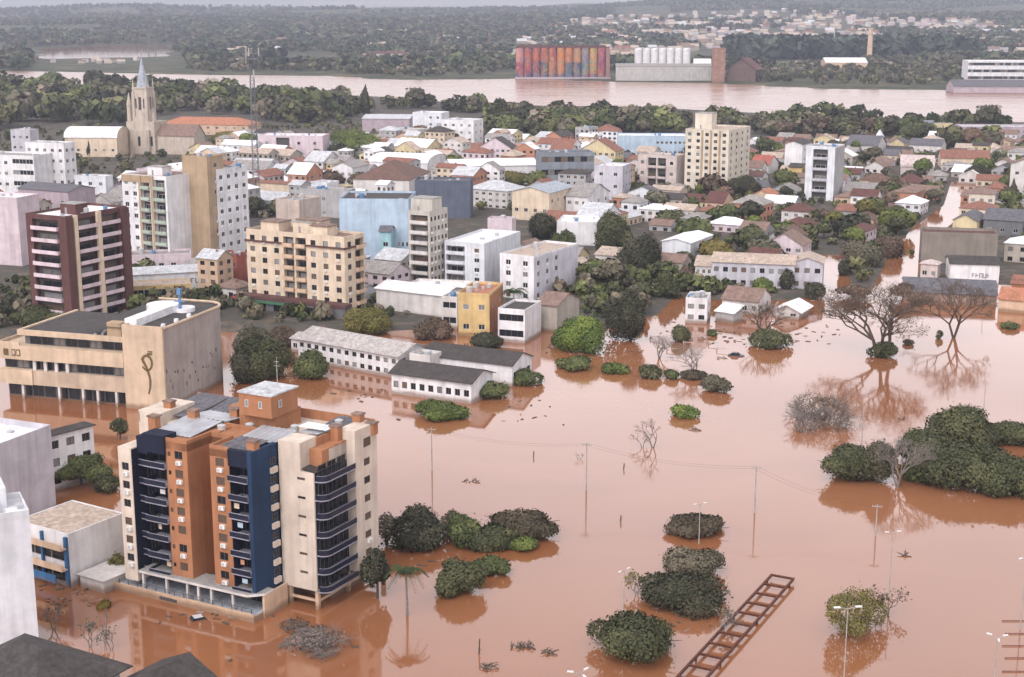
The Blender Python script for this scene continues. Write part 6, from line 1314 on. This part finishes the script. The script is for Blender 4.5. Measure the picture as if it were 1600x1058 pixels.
def sample(zone, n, water_ok=False, hf=None):
    pts = [P(*p)[:2] for p in zone]; xs = [p[0] for p in pts]; ys = [p[1] for p in pts]; out = []
    for _ in range(n * 12):
        if len(out) >= n: break
        x, y = gp.uniform(min(xs), max(xs)), gp.uniform(min(ys), max(ys))
        if not inside(x, y, pts): continue
        out.append((x, y))
    return out
MIDP = [low_proto(50 + i, 130, .24) for i in range(6)]; LOWP = [low_proto(70 + i, 22, .52) for i in range(8)]
belts = [([(-60, 215), (-60, 145), (70, 143), (180, 147), (300, 148), (380, 154), (400, 180), (330, 180), (240, 182), (190, 200), (100, 196), (40, 200)], 420), ([(380, 160), (520, 164), (640, 168), (760, 172), (770, 182), (700, 176), (640, 172), (560, 178), (540, 196), (420, 196)], 210),
         ([(755, 222), (770, 180), (850, 180), (1000, 186), (1070, 194), (1070, 212), (960, 216), (850, 222)], 250), ([(1170, 208), (1080, 196), (1200, 196), (1400, 200), (1570, 203), (1570, 206), (1480, 205), (1380, 220), (1230, 224)], 200), ([(1380, 224), (1480, 210), (1500, 220), (1640, 226), (1640, 236), (1480, 240)], 40)]
allp = []
for z_, n in belts: allp += [p for p in sample(z_, n) if free(*(uv(*p)[0] - 3, uv(*p)[0] + 3, uv(*p)[1] - 3, uv(*p)[1] + 3), .5)]
allp.sort(key=lambda p: p[1])
front = allp[:]; gp.shuffle(front); front = sorted(front, key=lambda p: p[1] + gp.uniform(0, 160))[:48]; fs = set(front)
for x, y in front:
    k = rg.choice(['broad', 'broad', 'bushy', 'tall', 'broad']); c = rg.choice(['dark', 'dark', 'deep', 'mid', 'greyolive', 'brown', 'mid'])
    lab = '%s %s riverside tree %s' % (CN[c], {'broad': 'broad', 'bushy': 'bushy', 'tall': 'upright'}[k], relation(x, y)); o = far_tree(x, y, rg.choice([9, 11, 13, 15, 18]) * rg.uniform(.9, 1.1), k, c, None, lab, 'trees of the riverside belt'); auto(o, lab, x, y)
rest = [p for p in allp if p not in fs]
for i, (nm, col) in enumerate((('dark', KINDS['dark']), ('mid', KINDS['mid']), ('brown', KINDS['greyolive']), ('deep', KINDS['deep']))):
    sub = [p for j, p in enumerate(rest) if (j * 7) % 10 in ((0, 1, 2), (3, 4, 5), (6, 7), (8, 9))[i]]
    wood('tree_belt', 'wooded belt of %s trees along the near river bank' % ('dark green', 'mid green', 'grey brown', 'blackish')[i], [(x, y, .3) for x, y in sub], [gp.choice([7, 9, 11, 13, 16, 20], p=[.1, .16, .24, .24, .18, .08]) * gp.uniform(.85, 1.15) * (1.3 if x < -150 else 1) for x, _y in sub], col, MIDP)
bank = [([(500, 116), (530, 92), (790, 78), (800, 90), (770, 119), (640, 122)], 700), ([(1130, 128), (1240, 104), (1400, 92), (1500, 100), (1500, 135), (1300, 136)], 420), ([(285, 104), (300, 100), (520, 100), (500, 114), (300, 113)], 200), ([(-60, 100), (60, 98), (60, 103), (-60, 104)], 40), ([(945, 100), (990, 92), (1000, 108), (960, 116)], 60)]
bp_ = []
for z_, n in bank: bp_ += sample(z_, n)
hz_ = h_far(np.array([p[0] for p in bp_]), np.array([p[1] for p in bp_]))
for i in range(2):
    sub = [(x, y, z) for (x, y), z in zip(bp_, hz_) if z > .3][i::2]; wood('riverside_wood', ('dark', 'olive')[i] + ' green wood on the far river bank', sub, [gp.uniform(7, 14) for _ in sub], (KINDS['dark'], KINDS['greyolive'])[i], [low_proto(90 + j, 60, .34) for j in range(4)])
# the straight dark plantation behind the ochre chimney
X0, X1 = P(1170, 96)[0], P(1530, 96)[0]; Y0 = P(1300, 96)[1]; pts = [(gp.uniform(X0, X1), Y0 + gp.uniform(30, 260)) for _ in range(520)]; zz_ = h_far(np.array([p[0] for p in pts]), np.array([p[1] for p in pts]))
wood('tree_plantation', 'straight dark wall of planted trees behind the ochre chimney', [(x, y, z) for (x, y), z in zip(pts, zz_)], [gp.uniform(34, 44) for _ in pts], (.028, .04, .028), LOWP)
# forest over the plain and hills, thinner where the far town lies
fx = gp.uniform(-.42, .42, 30000); fy = 2150 * (7600 / 2150) ** gp.uniform(0, 1, 30000); fx = fx * fy; fz = h_far(fx, fy); dn = vnoise(fx, fy, 260, 21)
towny = np.clip((fx / fy + .02) / .12, 0, 1) * np.clip((6500 - fy) / 1200, 0, 1)
fpx = CX + F * fx / (fy * math.cos(TILT)); fpy = np.array([Q(0, y_, 0)[1] for y_ in fy]); keep = (fz > 1.2) & ~((fpx > 40) & (fpx < 290) & (fpy > 84)) & (dn > .33 + .12 * towny); fx, fy, fz = fx[keep], fy[keep], fz[keep]; print('forest', len(fx))
for i, (nm, c) in enumerate((('dark green', (.030, .042, .024)), ('mid green', (.05, .066, .03)), ('brownish', (.075, .068, .042)))):
    s_ = slice(i, None, 3); wood('hill_forest', nm + ' forest covering the far plain and hills', list(zip(fx[s_], fy[s_], fz[s_])), list(gp.uniform(11, 22, len(fx[s_]))), c, [(V, f, t) for V, f, t in LOWP])
# garden greenery between the houses, too small to count
gpts = []
for zone, n in (([(850, 425), (1070, 430), (1070, 462), (1000, 505), (880, 515)], 260), ([(-60, 440), (400, 450), (400, 505), (200, 500), (0, 520), (-60, 520)], 330), ([(1060, 430), (1290, 440), (1280, 464), (1060, 464)], 120), ([(1330, 360), (1480, 330), (1420, 440), (1330, 452)], 130), ([(400, 450), (700, 450), (700, 500), (400, 510)], 160), ([(-60, 205), (420, 200), (560, 190), (760, 218), (760, 245), (400, 245), (-60, 250)], 700), ([(-60, 250), (400, 245), (400, 330), (-60, 350)], 420), (ZONES[0][0], 1300), (ZONES[1][0], 560), (ZONES[2][0], 400), (ZONES[3][0], 90), (ZONES[4][0], 120)):
    c_ = [p for p in sample(zone, n) if free(*(uv(*p)[0] - .9, uv(*p)[0] + .9, uv(*p)[1] - .9, uv(*p)[1] + .9), .2)]
    hh_ = h_town(np.array([p[0] for p in c_]), np.array([p[1] for p in c_])); gpts += [p for p, h in zip(c_, hh_) if h > .85]
print('greenery', len(gpts)); GP_ = [low_proto(30 + i, 70, .30) for i in range(6)]
for i, (nm, c) in enumerate((('dark green', 'dark'), ('mid green', 'mid'), ('brownish olive', 'greyolive'))):
    sub = gpts[i::3]; wood('garden_greenery', nm + ' shrubs and small trees filling the gardens between the houses', [(x, y, .5) for x, y in sub], [gp.choice([2.2, 3, 4, 5.5, 7.5], p=[.3, .3, .22, .12, .06]) for _ in sub], KINDS[c], GP_)
# houses of the far town
def far_house_mesh(i):
    g = random.Random(i); w, d, h = g.uniform(10, 20), g.uniform(9, 14), g.uniform(4, 8); rme, gab = roof_pitched(g.choice('XYH'), -w / 2, -d / 2, w, d, h, .5, .6, None, None); bpy.data.meshes.remove(rme)
    mb = MB(); mb.box(-w / 2, -d / 2, -3, w / 2, d / 2, h, 0)
    for k in range(4): mb.box(-w / 2 + (k + .5) * w / 4 - .6, -d / 2 - .05, 1.2, -w / 2 + (k + .5) * w / 4 + .6, -d / 2 - .01, 2.6, 2)
    e = .7; hr = h + d * .28
    mb.poly([(-w / 2 - e, -d / 2 - e, h - .2), (w / 2 + e, -d / 2 - e, h - .2), (w / 2 + e, 0, hr), (-w / 2 - e, 0, hr)], 1); mb.poly([(w / 2 + e, d / 2 + e, h - .2), (-w / 2 - e, d / 2 + e, h - .2), (-w / 2 - e, 0, hr), (w / 2 + e, 0, hr)], 1)
    for x in (-w / 2, w / 2): mb.poly([(x, -d / 2, h), (x, d / 2, h), (x, 0, hr - .2)], 0)
    return mb.mesh('house', [wm(g.choice(['offwhite', 'stone', 'grey', 'cream', 'pink'])), rm(g.choice(['terracotta', 'beige', 'fibre', 'tile', 'concrete', 'zinc'])), FRAMED])
FT = []
FH = [far_house_mesh(300 + i) for i in range(14)]
fz_ = [([(800, 100), (815, 62), (900, 30), (1200, 18), (1600, 40), (1640, 90), (1540, 88), (1480, 70), (1180, 72), (1000, 84), (960, 96)], 700), ([(80, 100), (180, 95), (270, 94), (260, 100)], 12), ([(330, 92), (480, 60), (560, 50), (700, 52), (780, 62), (720, 74), (560, 84)], 50)]
for zi, (z_, n) in enumerate(fz_):
    zp = z_; cnt = 0
    for _ in range(n * 30):
        if cnt >= n: break
        px, py = gp.uniform(min(p[0] for p in zp), max(p[0] for p in zp)), gp.uniform(min(p[1] for p in zp), max(p[1] for p in zp))
        if not inside(px, py, zp): continue
        Yd = np.arange(2200, 7600, 40.); X_ = (px - CX) / F * (Yd / math.cos(TILT)); z_h = h_far(X_, Yd); dz_ = z_h - CAMH     # walk down the line of sight to the terrain
        vis = CY - F * (Yd * math.sin(TILT) + dz_ * math.cos(TILT)) / (Yd * math.cos(TILT) - dz_ * math.sin(TILT)) <= py; lo = None
        if vis.any(): q_ = int(vis.argmax()); lo = (float(X_[q_]), float(Yd[q_]), float(z_h[q_]))
        if lo is None or lo[2] < 1: continue
        k = gp.uniform(1.0, 1.6) if zi != 1 else gp.uniform(.5, .8); a_ = gp.uniform(-.5, .5); m_ = FH[gp.randint(14)]; FT.append((m_, lo[0], lo[1], lo[2] + .3, k, a_)); cnt += 1
Vf, Ff, Mf = [], [], []; fmats = []; nv_ = 0
for me_, x, y, z, k, a in FT:
    ix = [fmats.index(m) if m in fmats else (fmats.append(m) or len(fmats) - 1) for m in me_.materials]
    Vf += [(x + k * (v.co.x * math.cos(a) - v.co.y * math.sin(a)), y + k * (v.co.x * math.sin(a) + v.co.y * math.cos(a)), z + k * v.co.z) for v in me_.vertices]
    for p in me_.polygons: Ff.append(tuple(i + nv_ for i in p.vertices)); Mf.append(ix[p.material_index])
    nv_ += len(me_.vertices)
me_ = bpy.data.meshes.new('far_town'); me_.from_pydata(Vf, [], Ff)
for m in fmats: me_.materials.append(m)
me_.polygons.foreach_set('material_index', Mf); me_.update(); tag(link('far_town', me_), 'pale small houses scattered over the wooded hills across the river', None, None, 'stuff')
finish_labels()
print('houses', nh, 'trees', nt_, 'objects', len(bpy.data.objects))
